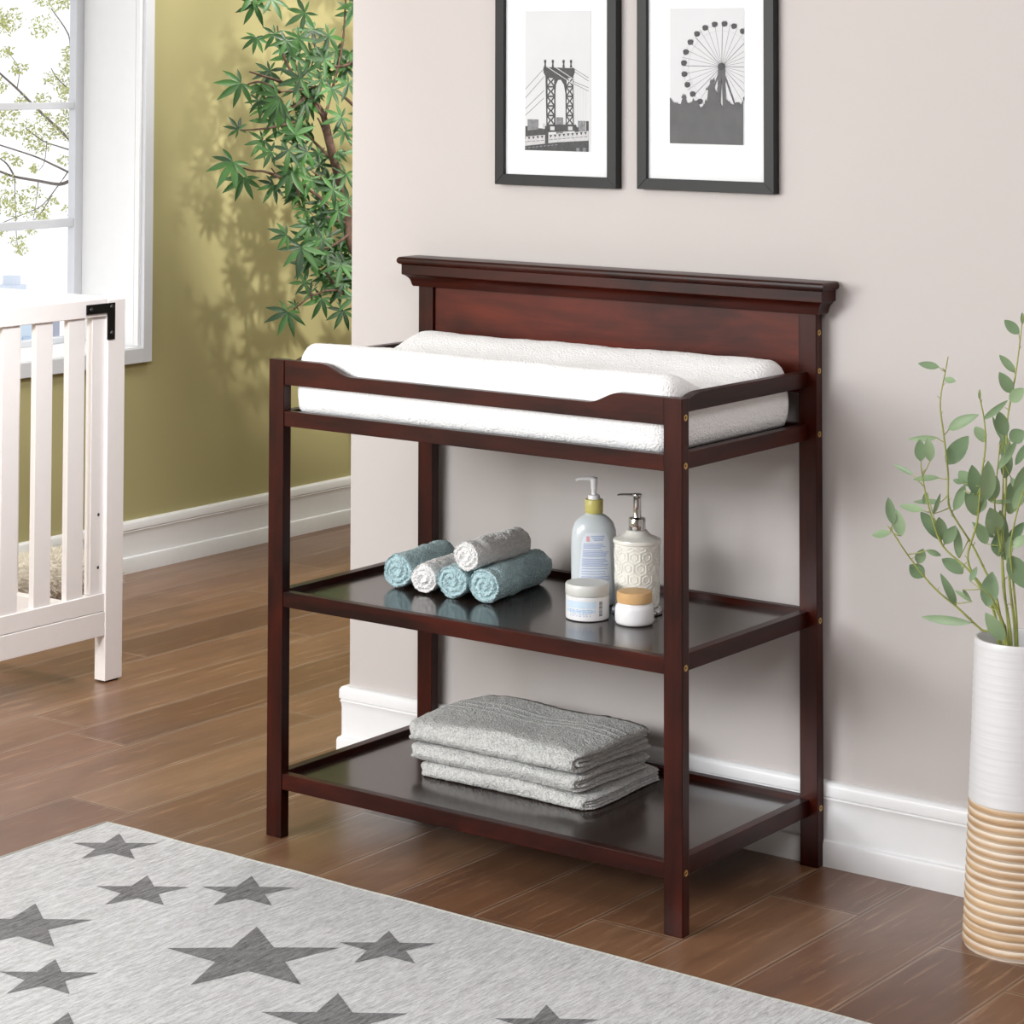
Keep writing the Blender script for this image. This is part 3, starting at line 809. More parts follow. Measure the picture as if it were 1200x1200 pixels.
class Print:
    def __init__(s, x0, x1, z0, z1): s.bm = bmesh.new(); s.b = (x0, x1, z0, z1); s.lay = 0; s.poly([(x0, z0), (x1, z0), (x1, z1), (x0, z1)], 0)
    def poly(s, pts, mi):
        s.lay += 1
        x0, x1, z0, z1 = s.b
        def clip(ps, f, g):
            out = []
            for i in range(len(ps)):
                a, b = ps[i], ps[(i + 1) % len(ps)]
                fa, fb = f(a), f(b)
                if fa >= 0: out.append(a)
                if (fa >= 0) != (fb >= 0): t = fa / (fa - fb); out.append((a[0] + (b[0] - a[0]) * t, a[1] + (b[1] - a[1]) * t))
            return out
        for f in (lambda p: p[0] - x0, lambda p: x1 - p[0], lambda p: p[1] - z0, lambda p: z1 - p[1]):
            if len(pts) >= 3: pts = clip(pts, f, None)
        if len(pts) < 3: return
        y = YP - .00001 * s.lay
        vs = [s.bm.verts.new((p[0], y, p[1])) for p in pts]
        try: s.bm.faces.new(vs).material_index = mi
        except ValueError: pass
    def line(s, a, b, w, mi):
        dx, dz = b[0] - a[0], b[1] - a[1]; L = math.hypot(dx, dz) or 1; nx_, nz_ = -dz / L * w / 2, dx / L * w / 2
        s.poly([(a[0] + nx_, a[1] + nz_), (b[0] + nx_, b[1] + nz_), (b[0] - nx_, b[1] - nz_), (a[0] - nx_, a[1] - nz_)], mi)
    def px(s, pts, mi): s.poly([P(*p) for p in pts], mi)
    def lx(s, a, b, w, mi): s.line(P(*a), P(*b), w, mi)
    def done(s, e, name):
        for f in s.bm.faces:
            f.normal_update()
            if f.normal.y > 0: f.normal_flip()
        me = bpy.data.meshes.new('photo_print'); s.bm.to_mesh(me); s.bm.free(); o = new_obj('photo_print', me, [M_sky, M_g1, M_g2, M_g3, M_g4], e)
        me.transform(Matrix.Translation(-e.location))
e1 = framed(.1836, .4816, 1.2338, 1.658, 0, 0, 'black framed print of a suspension bridge tower, left of the two pictures', 'bridge')
p = Print(.2546, .4162, 1.3053, 1.588)
T1 = lambda x, y: (570 + x / 6.667, 50 + y / 6.667)            # positions inside the print
for (x0, x1, y0, m) in ((288, 325, 650, 2), (322, 408, 598, 1), (405, 440, 668, 2), (440, 470, 630, 3), (545, 600, 582, 1), (600, 640, 620, 3), (715, 775, 610, 1), (778, 800, 612, 2), (690, 720, 660, 2)):
    p.px([T1(x0, y0), T1(x1, y0 + 2), T1(x1, 760), T1(x0, 760)], m)
p.px([T1(288, 690), T1(460, 672), T1(460, 720), T1(288, 740)], 2)
for a, b in (((286, 385), (448, 205)), ((286, 452), (455, 262)), ((286, 535), (452, 372)), ((286, 585), (450, 432)), ((670, 195), (798, 275)), ((672, 215), (798, 300)), ((600, 270), (798, 352)), ((620, 290), (798, 378))):
    p.lx(T1(*a), T1(*b), .0013, 1)
for x in range(690, 800, 22): p.lx(T1(x, 330 + (x - 690) * .3), T1(x, 640), .0006, 3)
# tower
p.px([T1(446, 190), T1(690, 200), T1(692, 232), T1(680, 262), T1(684, 690), T1(620, 690), T1(618, 400), T1(606, 330), T1(582, 290), T1(560, 292), T1(544, 330), T1(540, 400), T1(542, 690), T1(470, 690), T1(462, 262), T1(446, 232)], 2)
for (xa, xb) in ((478, 530), (628, 676)):
    yy = 272
    while yy < 640:
        p.px([T1(xa + 8, yy + 4), T1(xb - 8, yy + 4), T1((xa + xb) / 2, yy + 30)], 3)
        p.px([T1(xa, yy + 10), T1(xa + 20, yy + 36), T1(xa, yy + 60)], 3) if False else None
        p.px([T1((xa + xb) / 2, yy + 40), T1(xb - 8, yy + 66), T1(xa + 8, yy + 66)], 3)
        p.px([T1(xa + 1, yy + 14), T1(xa + 15, yy + 35), T1(xa + 1, yy + 56)], 0); p.px([T1(xb - 1, yy + 14), T1(xb - 15, yy + 35), T1(xb - 1, yy + 56)], 0)
        yy += 75
p.px([T1(470, 640), T1(700, 640), T1(720, 690), T1(470, 700)], 2)
for x in (500, 640): p.px([T1(x, 655), T1(x + 34, 655), T1(x + 34, 684), T1(x, 684)], 3)
for x in (460, 520, 604, 662):
    p.px([T1(x - 9, 195), T1(x + 9, 195), T1(x + 5, 168), T1(x - 5, 168)], 2); p.px([T1(x - 7, 134), T1(x + 7, 134), T1(x + 9, 150), T1(x + 3, 170), T1(x - 3, 170), T1(x - 9, 150)], 2)
for a, b in (((470, 185), (690, 330)), ((545, 195), (690, 290))): p.lx(T1(*a), T1(*b), .0016, 3)
# deck truss and water
p.px([T1(286, 735), T1(800, 690), T1(800, 770), T1(286, 835)], 3)
for k in range(15):
    x = 290 + k * 34; y = 735 - k * 2.9
    p.px([T1(x, y + 4), T1(x + 22, y + 2), T1(x + 12, y + 26)], 2); p.px([T1(x, y + 38), T1(x + 26, y + 36), T1(x + 26, y + 42), T1(x, y + 44)], 1)
p.px([T1(460, 650), T1(484, 650), T1(486, 800), T1(460, 800)], 2)
p.px([T1(286, 808), T1(560, 778), T1(800, 765), T1(800, 870), T1(286, 870)], 2)
for k in range(9): p.px([T1(300 + k * 30, 820 - k * 3), T1(318 + k * 30, 816 - k * 3), T1(318 + k * 30, 822 - k * 3), T1(300 + k * 30, 828 - k * 3)], 1)
for x in (705, 755): p.px([T1(x, 822), T1(x + 24, 822), T1(x + 24, 856), T1(x, 856)], 1)
p.done(e1, 'bridge')
e2 = framed(.5309, .8401, 1.2354, 1.668, 0, 0, 'black framed print of a ferris wheel above dark trees, right of the two pictures', 'wheel')
p = Print(.6034, .7711, 1.3270, 1.590)
T2 = lambda x, y: (650 + x / 4, y / 4)
hub = (783, 312)
for k in range(32):
    a = 2 * PI * k / 32 + .02; R = 205 if k % 2 else 190
    p.lx(T2(*hub), T2(hub[0] + R * .93 * math.cos(a), hub[1] + R * math.sin(a)), .0014 if k % 4 == 0 else .0008, 1)
for k in range(40):
    a0, a1 = 2 * PI * k / 40, 2 * PI * (k + 1) / 40
    for R in (195, 168): p.lx(T2(hub[0] + R * .93 * math.cos(a0), hub[1] + R * math.sin(a0)), T2(hub[0] + R * .93 * math.cos(a1), hub[1] + R * math.sin(a1)), .0006, 3)
for k in range(24):
    a = 2 * PI * k / 24 + .08; x, y = hub[0] + 190 * .93 * math.cos(a), hub[1] + 200 * math.sin(a)
    p.px([T2(x - 14, y - 6), T2(x - 6, y - 14), T2(x + 8, y - 13), T2(x + 14, y - 4), T2(x + 10, y + 8), T2(x - 2, y + 13), T2(x - 11, y + 9)], 2)
p.px([T2(768, 312), T2(798, 312), T2(806, 560), T2(792, 560), T2(784, 360), T2(772, 560), T2(760, 560)], 4)
for b in ((856, 520), (690, 560)): p.lx(T2(*hub), T2(*b), .0028, 4)
p.px([T2(768 + 18 * math.cos(a / 10 * 2 * PI) + 15, 312 + 18 * math.sin(a / 10 * 2 * PI)) for a in range(10)], 2)
random.seed(9)
tops = [(530, 452), (545, 462), (560, 480), (575, 484), (592, 488), (604, 448), (612, 450), (622, 485), (640, 480), (655, 470), (668, 474), (685, 505), (700, 492), (716, 470), (722, 410), (735, 375), (745, 372), (752, 420), (764, 440), (772, 480), (790, 500), (806, 470), (820, 482), (840, 490), (860, 482), (875, 490), (884, 470)]
p.px([T2(*t) for t in tops] + [T2(884, 720), T2(530, 720)][::1], 4)
for x, y in tops[1:-1]:
    for _ in range(2):
        dx = random.uniform(-8, 8); p.px([T2(x + dx - 5, y + 12), T2(x + dx, y - random.uniform(2, 12)), T2(x + dx + 5, y + 12)], 4)
p.done(e2, 'wheel')

# ------------------------------------------------------------------ vase
VC = (1.4066, .327, 0)
va = empty('floor_vase', VC, 'tall floor vase, white above and ribbed natural wood below, by the wall', 'vase')
ns = NT('whitewashed_ribbed_wood'); g = ns.noise(ns.coord((6, 6, 60)), 1, 5, .6, .5); g2 = ns.noise(ns.coord((20, 20, 160)), 1, 3)
ns.set(Base_Color=ns.mix(ns.ramp(g2, [(.5, (0, 0, 0, 1)), (.62, (.75, .75, .75, 1))]), ns.ramp(g, [(.3, s2l((178, 142, 104))), (.7, s2l((212, 184, 150)))]), s2l((236, 226, 212))), Roughness=.6); M_rib = ns.m
_sp = ns.t.nodes.new('ShaderNodeSeparateXYZ'); ns.l(ns.coord(), _sp.inputs[0])
_fr = ns.math('FRACT', ns.math('DIVIDE', ns.math('SUBTRACT', _sp.outputs[2], .003), .2405 / 17))
_n = ns.noise(ns.coord((5, 5, 30)), 1, 4, .6)
_k = ns.ramp(ns.math('ADD', ns.math('MULTIPLY', ns.math('ABSOLUTE', ns.math('SUBTRACT', _fr, .5)), 1.3), ns.math('MULTIPLY', _n, .7)), [(.56, (0, 0, 0, 1)), (.92, (.85, .85, .85, 1))])
ns.set(Base_Color=ns.mix(_k, ns.ramp(g, [(.3, s2l((160, 124, 88))), (.7, s2l((204, 172, 134)))]), s2l((226, 216, 202))))
wm = NT('white_glazed_ridges'); g = wm.noise(wm.coord((3, 3, 130)), 1, 3, .6); wm.set(Base_Color=s2l((216, 216, 218)), Roughness=.35); wm.bump(g, .5, .0014); M_vw = wm.m
def vr(z): return .0975 - .0245 * (z / .512) ** .85
pf = [(vr(0) * .97, 0)]; z = .003
nrib = 17
for k in range(nrib * 8 + 1):
    zz = .003 + (.2435 - .003) * k / (nrib * 8)
    pf.append((vr(zz) + .0034 * abs(math.sin(PI * k / 8)) ** .7 - .0022, zz))
bm = bmesh.new(); lathe(bm, pf, VC, 80); obj('ribbed_lower_body', bm, M_rib, va, smooth=70)
pf = [(vr(.244) + .0008, .2437)]
for k in range(60): zz = .2445 + (.509 - .2445) * k / 59; pf.append((vr(zz) + .0008 + .0003 * math.sin(k * 2.1), zz))
pf += [(vr(.51) - .0005, .512), (vr(.51) - .004, .512), (vr(.51) - .006, .507), (vr(.4) - .008, .40), (vr(.3) - .01, .30), (.02, .295)]
bm = bmesh.new(); lathe(bm, pf, VC, 80); obj('white_upper_body', bm, M_vw, va, smooth=50)

# ------------------------------------------------------------------ leafy branches in the vase
def oval_leaf(bm, base, tip, w, nrm, curl=.1, n=7):
    base, tip = Vector(base), Vector(tip); ax = tip - base; L = ax.length
    if L < 1e-5: return
    ax.normalize(); side = ax.cross(nrm)
    if side.length < .05: side = ax.cross(Vector((.3, -.7, .6)))
    side.normalize(); nn = side.cross(ax).normalized()
    rows = []
    for i in range(n + 1):
        t = i / n
        wd = w * (max(0, math.sin(PI * min(1, t * .97 + .02) ** .85)) ** .72) * .5
        c_ = base + ax * (L * t) + nn * (curl * L * math.sin(PI * t))
        rows.append([bm.verts.new(c_ - side * wd + nn * wd * .28), bm.verts.new(c_), bm.verts.new(c_ + side * wd + nn * wd * .28)])
    for i in range(n):
        for k in range(2): bm.faces.new((rows[i][k], rows[i][k + 1], rows[i + 1][k + 1], rows[i + 1][k]))
# each: label, world depths (base y, tip y), stem pixels, leaves (attach px, base px, tip px, width px)
BR_ = [
 ('lowest arching leafy branch leaning far left out of the vase', .30, .22, [(1170, 752), (1150, 738), (1122, 712), (1098, 692), (1080, 672), (1060, 645), (1047, 625), (1040, 616)],
  [((1045, 620), (1046, 614), (1041, 583), 11), ((1048, 626), (1056, 628), (1050, 597), 13), ((1043, 620), (1043, 625), (1022, 627), 9), ((1076, 660), (1076, 660), (1082, 643), 11), ((1078, 672), (1082, 676), (1066, 662), 16), ((1078, 645), (1086, 645), (1103, 651), 6), ((1141, 731), (1137, 730), (1080, 723), 9), ((1119, 712), (1120, 709), (1102, 672), 9), ((1127, 692), (1139, 705), (1119, 692), 5)]),
 ('tallest thin leafy branch left of centre in the vase', .33, .30, [(1176, 752), (1165, 690), (1156, 672), (1140, 640), (1115, 600), (1111, 580), (1111, 555), (1106, 510), (1102, 480), (1103, 460), (1107, 440), (1111, 418)],
  [((1107, 434), (1100, 430), (1076, 426), 8), ((1106, 445), (1107, 444), (1120, 447), 7), ((1108, 510), (1112, 503), (1147, 486), 12), ((1105, 517), (1098, 513), (1064, 515), 6), ((1110, 545), (1110, 543), (1135, 511), 18), ((1109, 560), (1100, 560), (1070, 562), 7), ((1112, 600), (1120, 594), (1131, 568), 10), ((1105, 580), (1103, 588), (1070, 588), 6), ((1131, 640), (1124, 654), (1121, 618), 9), ((1092, 604), (1094, 602), (1102, 578), 5)]),
 ('branch with two upright oval leaves on the left of the bunch', .31, .24, [(1172, 752), (1158, 700), (1135, 668), (1105, 640), (1092, 606), (1085, 580), (1081, 558), (1079, 545)],
  [((1079, 548), (1079, 540), (1078, 515), 12), ((1092, 560), (1090, 540), (1087, 513), 11), ((1086, 570), (1070, 556), (1047, 544), 5), ((1086, 600), (1082, 598), (1054, 592), 9), ((1100, 636), (1101, 632), (1079, 600), 15), ((1104, 635), (1104, 632), (1100, 606), 14), ((1107, 637), (1107, 637), (1120, 616), 12), ((1125, 672), (1128, 672), (1104, 655), 14), ((1098, 640), (1086, 577), (1082, 590), 6)]),
 ('slim branch with a tight bud tip at the middle of the bunch', .30, .20, [(1178, 752), (1168, 715), (1150, 690), (1134, 655), (1145, 612), (1150, 560), (1155, 520), (1153, 490), (1149, 470), (1148, 458)],
  [((1149, 466), (1148, 468), (1148, 456), 3), ((1155, 512), (1153, 518), (1143, 500), 12), ((1153, 491), (1153, 491), (1181, 469), 7), ((1152, 560), (1156, 585), (1158, 540), 17), ((1150, 570), (1145, 580), (1139, 545), 15), ((1146, 590), (1144, 602), (1143, 572), 21), ((1146, 580), (1140, 571), (1124, 552), 13), ((1138, 565), (1130, 566), (1117, 562), 7), ((1136, 573), (1130, 575), (1118, 598), 10), ((1146, 605), (1146, 604), (1131, 577), 13)]),
 ('low branch with a broad dark leaf just above the vase rim', .28, .20, [(1180, 752), (1175, 728), (1162, 700), (1150, 690)],
  [((1158, 714), (1157, 710), (1163, 670), 18), ((1175, 745), (1176, 750), (1155, 718), 15), ((1150, 690), (1137, 681), (1145, 664), 6), ((1150, 690), (1128, 691), (1138, 703), 4)]),
 ('bent branch with paired leaves right of the middle of the bunch', .34, .27, [(1183, 752), (1178, 700), (1174, 650), (1166, 600), (1168, 560), (1172, 520)],
  [((1172, 525), (1178, 510), (1170, 482), 14), ((1171, 530), (1176, 517), (1163, 488), 6), ((1168, 560), (1169, 550), (1192, 516), 8), ((1167, 590), (1166, 625), (1160, 595), 20), ((1170, 640), (1170, 652), (1168, 628), 14), ((1166, 620), (1165, 630), (1139, 612), 9), ((1165, 640), (1156, 637), (1145, 612), 12), ((1166, 580), (1160, 587), (1168, 558), 14)]),
 ('upright branch rising through the middle of the bunch', .33, .30, [(1185, 752), (1176, 690), (1174, 640), (1175, 590), (1176, 550), (1178, 520)],
  [((1175, 600), (1174, 640), (1172, 598), 15), ((1175, 610), (1178, 656), (1176, 618), 17), ((1176, 560), (1178, 560), (1179, 520), 13), ((1177, 540), (1185, 560), (1196, 578), 7), ((1176, 640), (1181, 636), (1200, 612), 11), ((1176, 590), (1160, 588), (1196, 588), 4)]),
 ('tallest branch of the bunch, rising at the right edge of the picture', .36, .38, [(1190, 752), (1184, 690), (1178, 620), (1179, 560), (1180, 500), (1184, 470), (1190, 440), (1194, 410), (1197, 385), (1199, 368)],
  [((1195, 400), (1194, 391), (1177, 375), 11), ((1189, 440), (1189, 436), (1171, 416), 9), ((1186, 468), (1186, 460), (1171, 436), 13), ((1183, 470), (1184, 470), (1200, 455), 13), ((1199, 376), (1198, 380), (1198, 366), 4), ((1180, 520), (1180, 540), (1176, 508), 14), ((1182, 520), (1184, 516), (1200, 505), 16), ((1182, 580), (1183, 602), (1188, 562), 18)]),
 ('branch with broad hanging leaves at the right edge above the rim', .30, .24, [(1192, 752), (1190, 710), (1186, 670), (1184, 640), (1192, 600), (1202, 570)],
  [((1190, 680), (1184, 652), (1203, 690), 20), ((1188, 660), (1186, 640), (1204, 628), 10), ((1196, 560), (1204, 545), (1188, 582), 12), ((1190, 600), (1188, 596), (1206, 560), 12), ((1196, 540), (1204, 520), (1190, 545), 8)]),
]
random.seed(21)
for bi, (lbl, yb, yt, sp_, lv) in enumerate(BR_):
    v0, v1 = sp_[0][1], sp_[-1][1]
    def dep(v): t = max(0, min(1, (v0 - v) / max(1, (v0 - v1)))); return yb + (yt - yb) * t
    pts = [at(u, v, 1, dep(v)) for u, v in sp_]
    root = Vector((VC[0] + (pts[0].x - VC[0]) * .3, VC[1] + (pts[0].y - VC[1]) * .3, .312))
    # keep the stem inside the vase mouth
    m = pts[0]; off = Vector((m.x - VC[0], m.y - VC[1])); R_ = .058
    if off.length > R_: off = off.normalized() * R_; pts[0] = Vector((VC[0] + off.x, VC[1] + off.y, m.z))
    root = Vector((VC[0] + off.x * .5, VC[1] + off.y * .5, .312))
    e = empty('leafy_branch', root, lbl, 'branch', 'artificial leafy branches in the floor vase')
    path = smooth_path([root] + pts, 5)
    nP = len(path); bm = bmesh.new(); tube(bm, path, [.0026 - .0017 * i / nP for i in range(nP)], 6)
    random.seed(bi)
    for i in range(8, nP - 2, 4):        # little side nubs
        dd = Vector((random.uniform(-1, 1), random.uniform(-.5, .5), .7)).normalized(); tube(bm, [path[i], path[i] + dd * .008], [.0009, .0005], 4)
    fb = bmesh.new()
    for (atp, b, t, w) in lv:
        yy = dep(atp[1]) + random.uniform(-.012, .012); A_ = at(atp[0], atp[1], 1, dep(atp[1]))
        # nearest point on the stem
        A_ = min(path, key=lambda q: (q - A_).length)
        Bp = at(b[0], b[1], 1, yy); Tp = at(t[0], t[1], 1, yy + random.uniform(-.02, .02))
        tube(bm, [A_, (A_ + Bp) / 2 + Vector((0, 0, -.001)), Bp], [.0011, .0009, .0008], 5)
        nrm = Vector((.55, -.8, .3 + random.uniform(-.3, .3))) + Vector((random.uniform(-.25, .25), 0, 0))
        oval_leaf(fb, Bp, Tp, w / 600 * 1.02, nrm.normalized(), random.uniform(-.08, .08))
    obj('branch_stem', bm, M_stem, e, smooth=True)
    me = bpy.data.meshes.new('leaves'); fb.to_mesh(me); fb.free(); me.transform(Matrix.Translation(-root)); o = new_obj('leaves', me, M_euca, e)
    for p_ in me.polygons: p_.use_smooth = True

# ------------------------------------------------------------------ maple-like tree in the alcove
TR = Vector((-1.50, 2.36, 0))
tr = empty('indoor_tree', TR, 'artificial green tree with palmate leaves in the corner by the olive wall', 'tree')
def blade(bm, c, d, L, w, nrm, droop=.12, n=6):
    side = d.cross(nrm).normalized(); nn = side.cross(d).normalized(); rows = []
    for i in range(n + 1):
        t = i / n; wd = w * .5 * (math.sin(PI * (t * .97 + .015) ** 1.0)) * (1.15 - .3 * t)
        p = c + d * (L * t) - nn * (droop * L * t * t)
        rows.append([bm.verts.new(p - side * wd + nn * wd * .35), bm.verts.new(p), bm.verts.new(p + side * wd + nn * wd * .35)])
    for i in range(n):
        for k in range(2): bm.faces.new((rows[i][k], rows[i][k + 1], rows[i + 1][k + 1], rows[i + 1][k]))
view = (CAM - Vector((-1.5, 2.0, 1.2))).normalized(); vr_ = Vector((0, 0, 1)).cross(view).normalized(); vu = view.cross(vr_).normalized()
def palm(bm, c, R, main, spread, n=7, tilt=None):
    # leaf plane roughly facing the room, with its own random tilt
    nrm = (Vector((1, -.8, .45)) + (tilt if tilt else Vector((random.uniform(-.7, .7), random.uniform(-.6, .6), random.uniform(-.5, .6))))).normalized()
    a = Vector((0, 0, 1)).cross(nrm).normalized(); b = nrm.cross(a).normalized()
    for k in range(n):
        t = k / (n - 1) - .5
        an = math.radians(main + spread * t) + random.uniform(-.08, .08)
        L = R * (1 - .42 * (abs(t) * 2) ** 1.6) * random.uniform(.9, 1.08)
        d = (a * math.cos(an) + b * math.sin(an)).normalized()
        blade(bm, c + nrm * random.uniform(0, .002), d, L, L * .24, nrm, random.uniform(.05, .25))
def tp(u, v, X): return at(u, v, 0, X)
bm = bmesh.new()
trunk = [TR, (-1.50, 2.37, .3), (-1.485, 2.35, .62), tp(418, 300, -1.5), tp(409, 262, -1.5), tp(403, 230, -1.5), tp(392, 190, -1.51), tp(384, 158, -1.52), tp(381, 142, -1.53), tp(372, 122, -1.55), tp(352, 106, -1.58)]
tpth = smooth_path(trunk, 5); n_ = len(tpth)
tube(bm, tpth, [(.016 - .004 * i / (n_ * .72) if i < n_ * .72 else .012 - .009 * (i - n_ * .72) / (n_ * .28)) for i in range(n_)], 10)
twigs = [[(392, 190), (372, 170), (355, 155), (338, 143)], [(388, 182), (378, 150), (372, 138)], [(400, 225), (385, 215), (365, 200)],
 [(381, 142), (365, 118), (345, 107), (328, 108)], [(328, 108), (306, 96), (290, 99)], [(330, 96), (305, 88), (292, 84)], [(418, 127), (395, 107), (375, 101), (350, 106)],
 [(395, 245), (370, 228), (345, 212), (328, 208), (318, 197)], [(328, 208), (310, 201), (295, 200), (283, 196)], [(345, 212), (352, 232)],
 [(424, 352), (405, 345), (390, 340), (365, 347), (345, 362)], [(405, 345), (392, 332), (380, 318)], [(365, 347), (358, 334)], [(409, 262), (395, 258), (383, 254)], [(409, 275), (385, 290), (360, 290)],
 [(418, 72), (395, 78), (370, 68)], [(352, 106), (350, 85), (342, 68)], [(360, 112), (340, 130), (330, 150)], [(345, 143), (315, 150), (282, 153)], [(420, 360), (408, 362)], [(352, 106), (330, 60), (325, 30)], [(380, 140), (400, 60), (405, 0)]]
random.seed(31)
def twx(u): return -1.5 - .0009 * max(0, 400 - u)
for tw_ in twigs:
    pp = smooth_path([tp(u, v, twx(u) + random.uniform(-.01, .01)) for u, v in tw_], 4); k = len(pp)
    tube(bm, pp, [.0052 - .0034 * i / k for i in range(k)], 6)
obj('trunk', bm, M_bark, tr, smooth=True)
bm = bmesh.new()
LV = [(282, 98, 38, 215, 230), (316, 83, 26, 260, 320), (340, 66, 28, 240, 300), (352, 92, 32, 200, 300), (325, 112, 34, 200, 200), (327, 118, 38, 245, 130), (347, 130, 16, 80, 140), (279, 152, 21, 120, 270),
 (320, 142, 30, 180, 300), (337, 152, 32, 250, 300), (308, 165, 28, 230, 260), (346, 158, 30, 70, 260), (338, 176, 30, 260, 280), (360, 178, 30, 200, 280), (374, 193, 28, 250, 300), (273, 190, 40, 235, 230), (285, 208, 34, 255, 210),
 (321, 217, 28, 235, 230), (341, 200, 38, 265, 200), (400, 138, 28, 200, 280), (403, 155, 24, 250, 250), (395, 178, 18, 310, 150), (386, 206, 26, 250, 280), (390, 222, 28, 230, 300), (405, 204, 26, 240, 280),
 (383, 253, 42, 235, 230), (353, 290, 40, 262, 240), (336, 275, 26, 200, 220), (357, 331, 23, 180, 320), (337, 366, 35, 240, 250), (377, 350, 28, 240, 240), (402, 364, 27, 245, 240), (346, 358, 13, 200, 320),
 (372, 268, 28, 200, 300), (396, 291, 28, 250, 280), (400, 310, 30, 250, 280), (386, 324, 26, 240, 280), (403, 332, 26, 240, 260), (378, 280, 26, 220, 280), (405, 268, 28, 250, 300), (396, 247, 26, 240, 300), (408, 236, 28, 200, 300), (368, 300, 28, 240, 240), (410, 322, 24, 200, 280),
 (364, 62, 28, 250, 300), (380, 70, 28, 220, 300), (394, 60, 30, 260, 300), (405, 78, 28, 260, 300), (361, 80, 30, 230, 300), (377, 94, 28, 250, 300), (350, 102, 28, 210, 300), (408, 98, 26, 250, 300), (388, 104, 24, 250, 260), (335, 48, 28, 240, 260), (300, 44, 26, 260, 220), (322, 40, 26, 240, 280), (350, 45, 30, 250, 300), (385, 42, 30, 250, 300), (366, 36, 30, 220, 300),
 (333, 130, 26, 160, 300), (350, 145, 24, 200, 300), (365, 155, 26, 180, 200), (318, 178, 24, 200, 260), (352, 186, 26, 280, 260), (365, 210, 26, 250, 260), (376, 216, 22, 240, 280)]
for (u, v, r, main, spread) in LV:
    X = twx(u) + random.uniform(-.07, .10)
    palm(bm, tp(u, v, X), r / 440, main, spread, 7, Vector((random.uniform(-.25, .25), random.uniform(-.25, .25), random.uniform(-.3, .3))))
for u, v, X_ in [(random.uniform(300, 412), random.uniform(40, 235), None) for _ in range(34)] + [(random.uniform(358, 414), random.uniform(235, 350), None) for _ in range(26)]:
    if u < 330 and v > 130: continue
    palm(bm, tp(u, v, twx(u) + random.uniform(-.14, .0)), random.uniform(.045, .068), random.uniform(170, 300), random.uniform(180, 300))
for _ in range(46):       # crown top and the side hidden behind the wall
    u = random.uniform(412, 520); v = random.uniform(-60, 350); palm(bm, tp(u, v, random.uniform(-1.6, -1.25)), .07, random.uniform(180, 300), 280)
for _ in range(34):
    u = random.uniform(290, 520); v = random.uniform(-170, 20); palm(bm, tp(u, v, random.uniform(-1.65, -1.3)), .07, random.uniform(180, 300), 280)
me = bpy.data.meshes.new('foliage'); bm.to_mesh(me); bm.free(); me.transform(Matrix.Translation(-TR)); o = new_obj('foliage', me, M_maple, tr)
for p_ in me.polygons: p_.use_smooth = True
bm = bmesh.new(); lathe(bm, [(.10, 0), (.115, .01), (.14, .22), (.145, .24), (.135, .24), (.125, .20), (.02, .198)], TR, 40); obj('pot', bm, plain('brown_pot', (96, 78, 62), .6), tr, smooth=40)

# ------------------------------------------------------------------ outside the window
OX = -11.0
ot = empty('outdoor_tree', at(110, 500, 0, OX), 'tree with thin grey branches and haze-paled yellow-green leaves outside the window', 'tree')
bm = bmesh.new(); random.seed(41)
def op(u, v, dx=0): return at(u, v, 0, OX + dx)
main = [op(150, 1600), op(140, 900), op(128, 500), op(115, 330), op(105, 230), op(100, 120), op(95, 20), op(92, -100)]
tube(bm, smooth_path(main, 4), [.11 - .0028 * i for i in range(29)], 8)
outb = [([(108, 232), (88, 212), (70, 216), (45, 212), (17, 207), (0, 201), (-30, 190)], .016), ([(103, 185), (88, 170), (62, 145), (45, 129), (20, 104), (0, 86), (-20, 66)], .013), ([(105, 218), (88, 206), (60, 192), (40, 183), (0, 170), (-30, 160)], .010),
 ([(17, 207), (8, 192), (-6, 182)], .008), ([(104, 186), (88, 178), (70, 172), (50, 165), (30, 150)], .008), ([(104, 175), (88, 190), (70, 215), (50, 240), (30, 250), (0, 262)], .006), ([(100, 120), (70, 95), (60, 80)], .006), ([(45, 212), (42, 240), (38, 262)], .004), ([(17, 207), (18, 240), (20, 284), (27, 300)], .004), ([(55, 165), (52, 190), (45, 200)], .004), ([(104, 200), (88, 232), (84, 248)], .004), ([(100, 90), (84, 66), (80, 40), (60, 10)], .008), ([(60, 230), (40, 258), (8, 262)], .004), ([(20, 104), (22, 80), (8, 60)], .004)]
for pts, r in outb:
    pp = smooth_path([op(u, v, random.uniform(-.15, .15)) for u, v in pts], 4); k = len(pp); tube(bm, pp, [r * (1 - .55 * i / k) for i in range(k)], 6)
obj('trunk', bm, M_bark2, ot, smooth=True)
bm = bmesh.new()
clumps = [(7, 62, 8), (22, 80, 9), (82, 60, 8), (81, 78, 12), (60, 92, 9), (80, 95, 12), (84, 108, 8), (78, 116, 9), (25, 117, 7), (50, 116, 9), (8, 133, 12), (50, 135, 9), (25, 152, 13), (37, 150, 11), (65, 145, 13), (80, 142, 13), (82, 157, 11), (57, 155, 11), (37, 166, 11), (50, 172, 8), (5, 152, 8), (7, 182, 5), (20, 188, 7), (75, 187, 7), (40, 197, 5), (8, 210, 8), (15, 233, 13), (37, 226, 11), (5, 243, 11), (27, 248, 13), (50, 248, 9), (61, 235, 6), (84, 245, 9), (50, 255, 6), (2, 272, 5), (21, 282, 9), (26, 292, 7), (36, 270, 4), (82, 130, 9), (0, 100, 9), (15, 128, 8), (72, 104, 8), (88, 70, 12)]
clumps += [(random.uniform(-60, 130), random.uniform(-120, 40), 16) for _ in range(30)] + [(random.uniform(-90, -8), random.uniform(50, 260), 14) for _ in range(26)] + [(random.uniform(96, 150), random.uniform(50, 260), 14) for _ in range(22)]
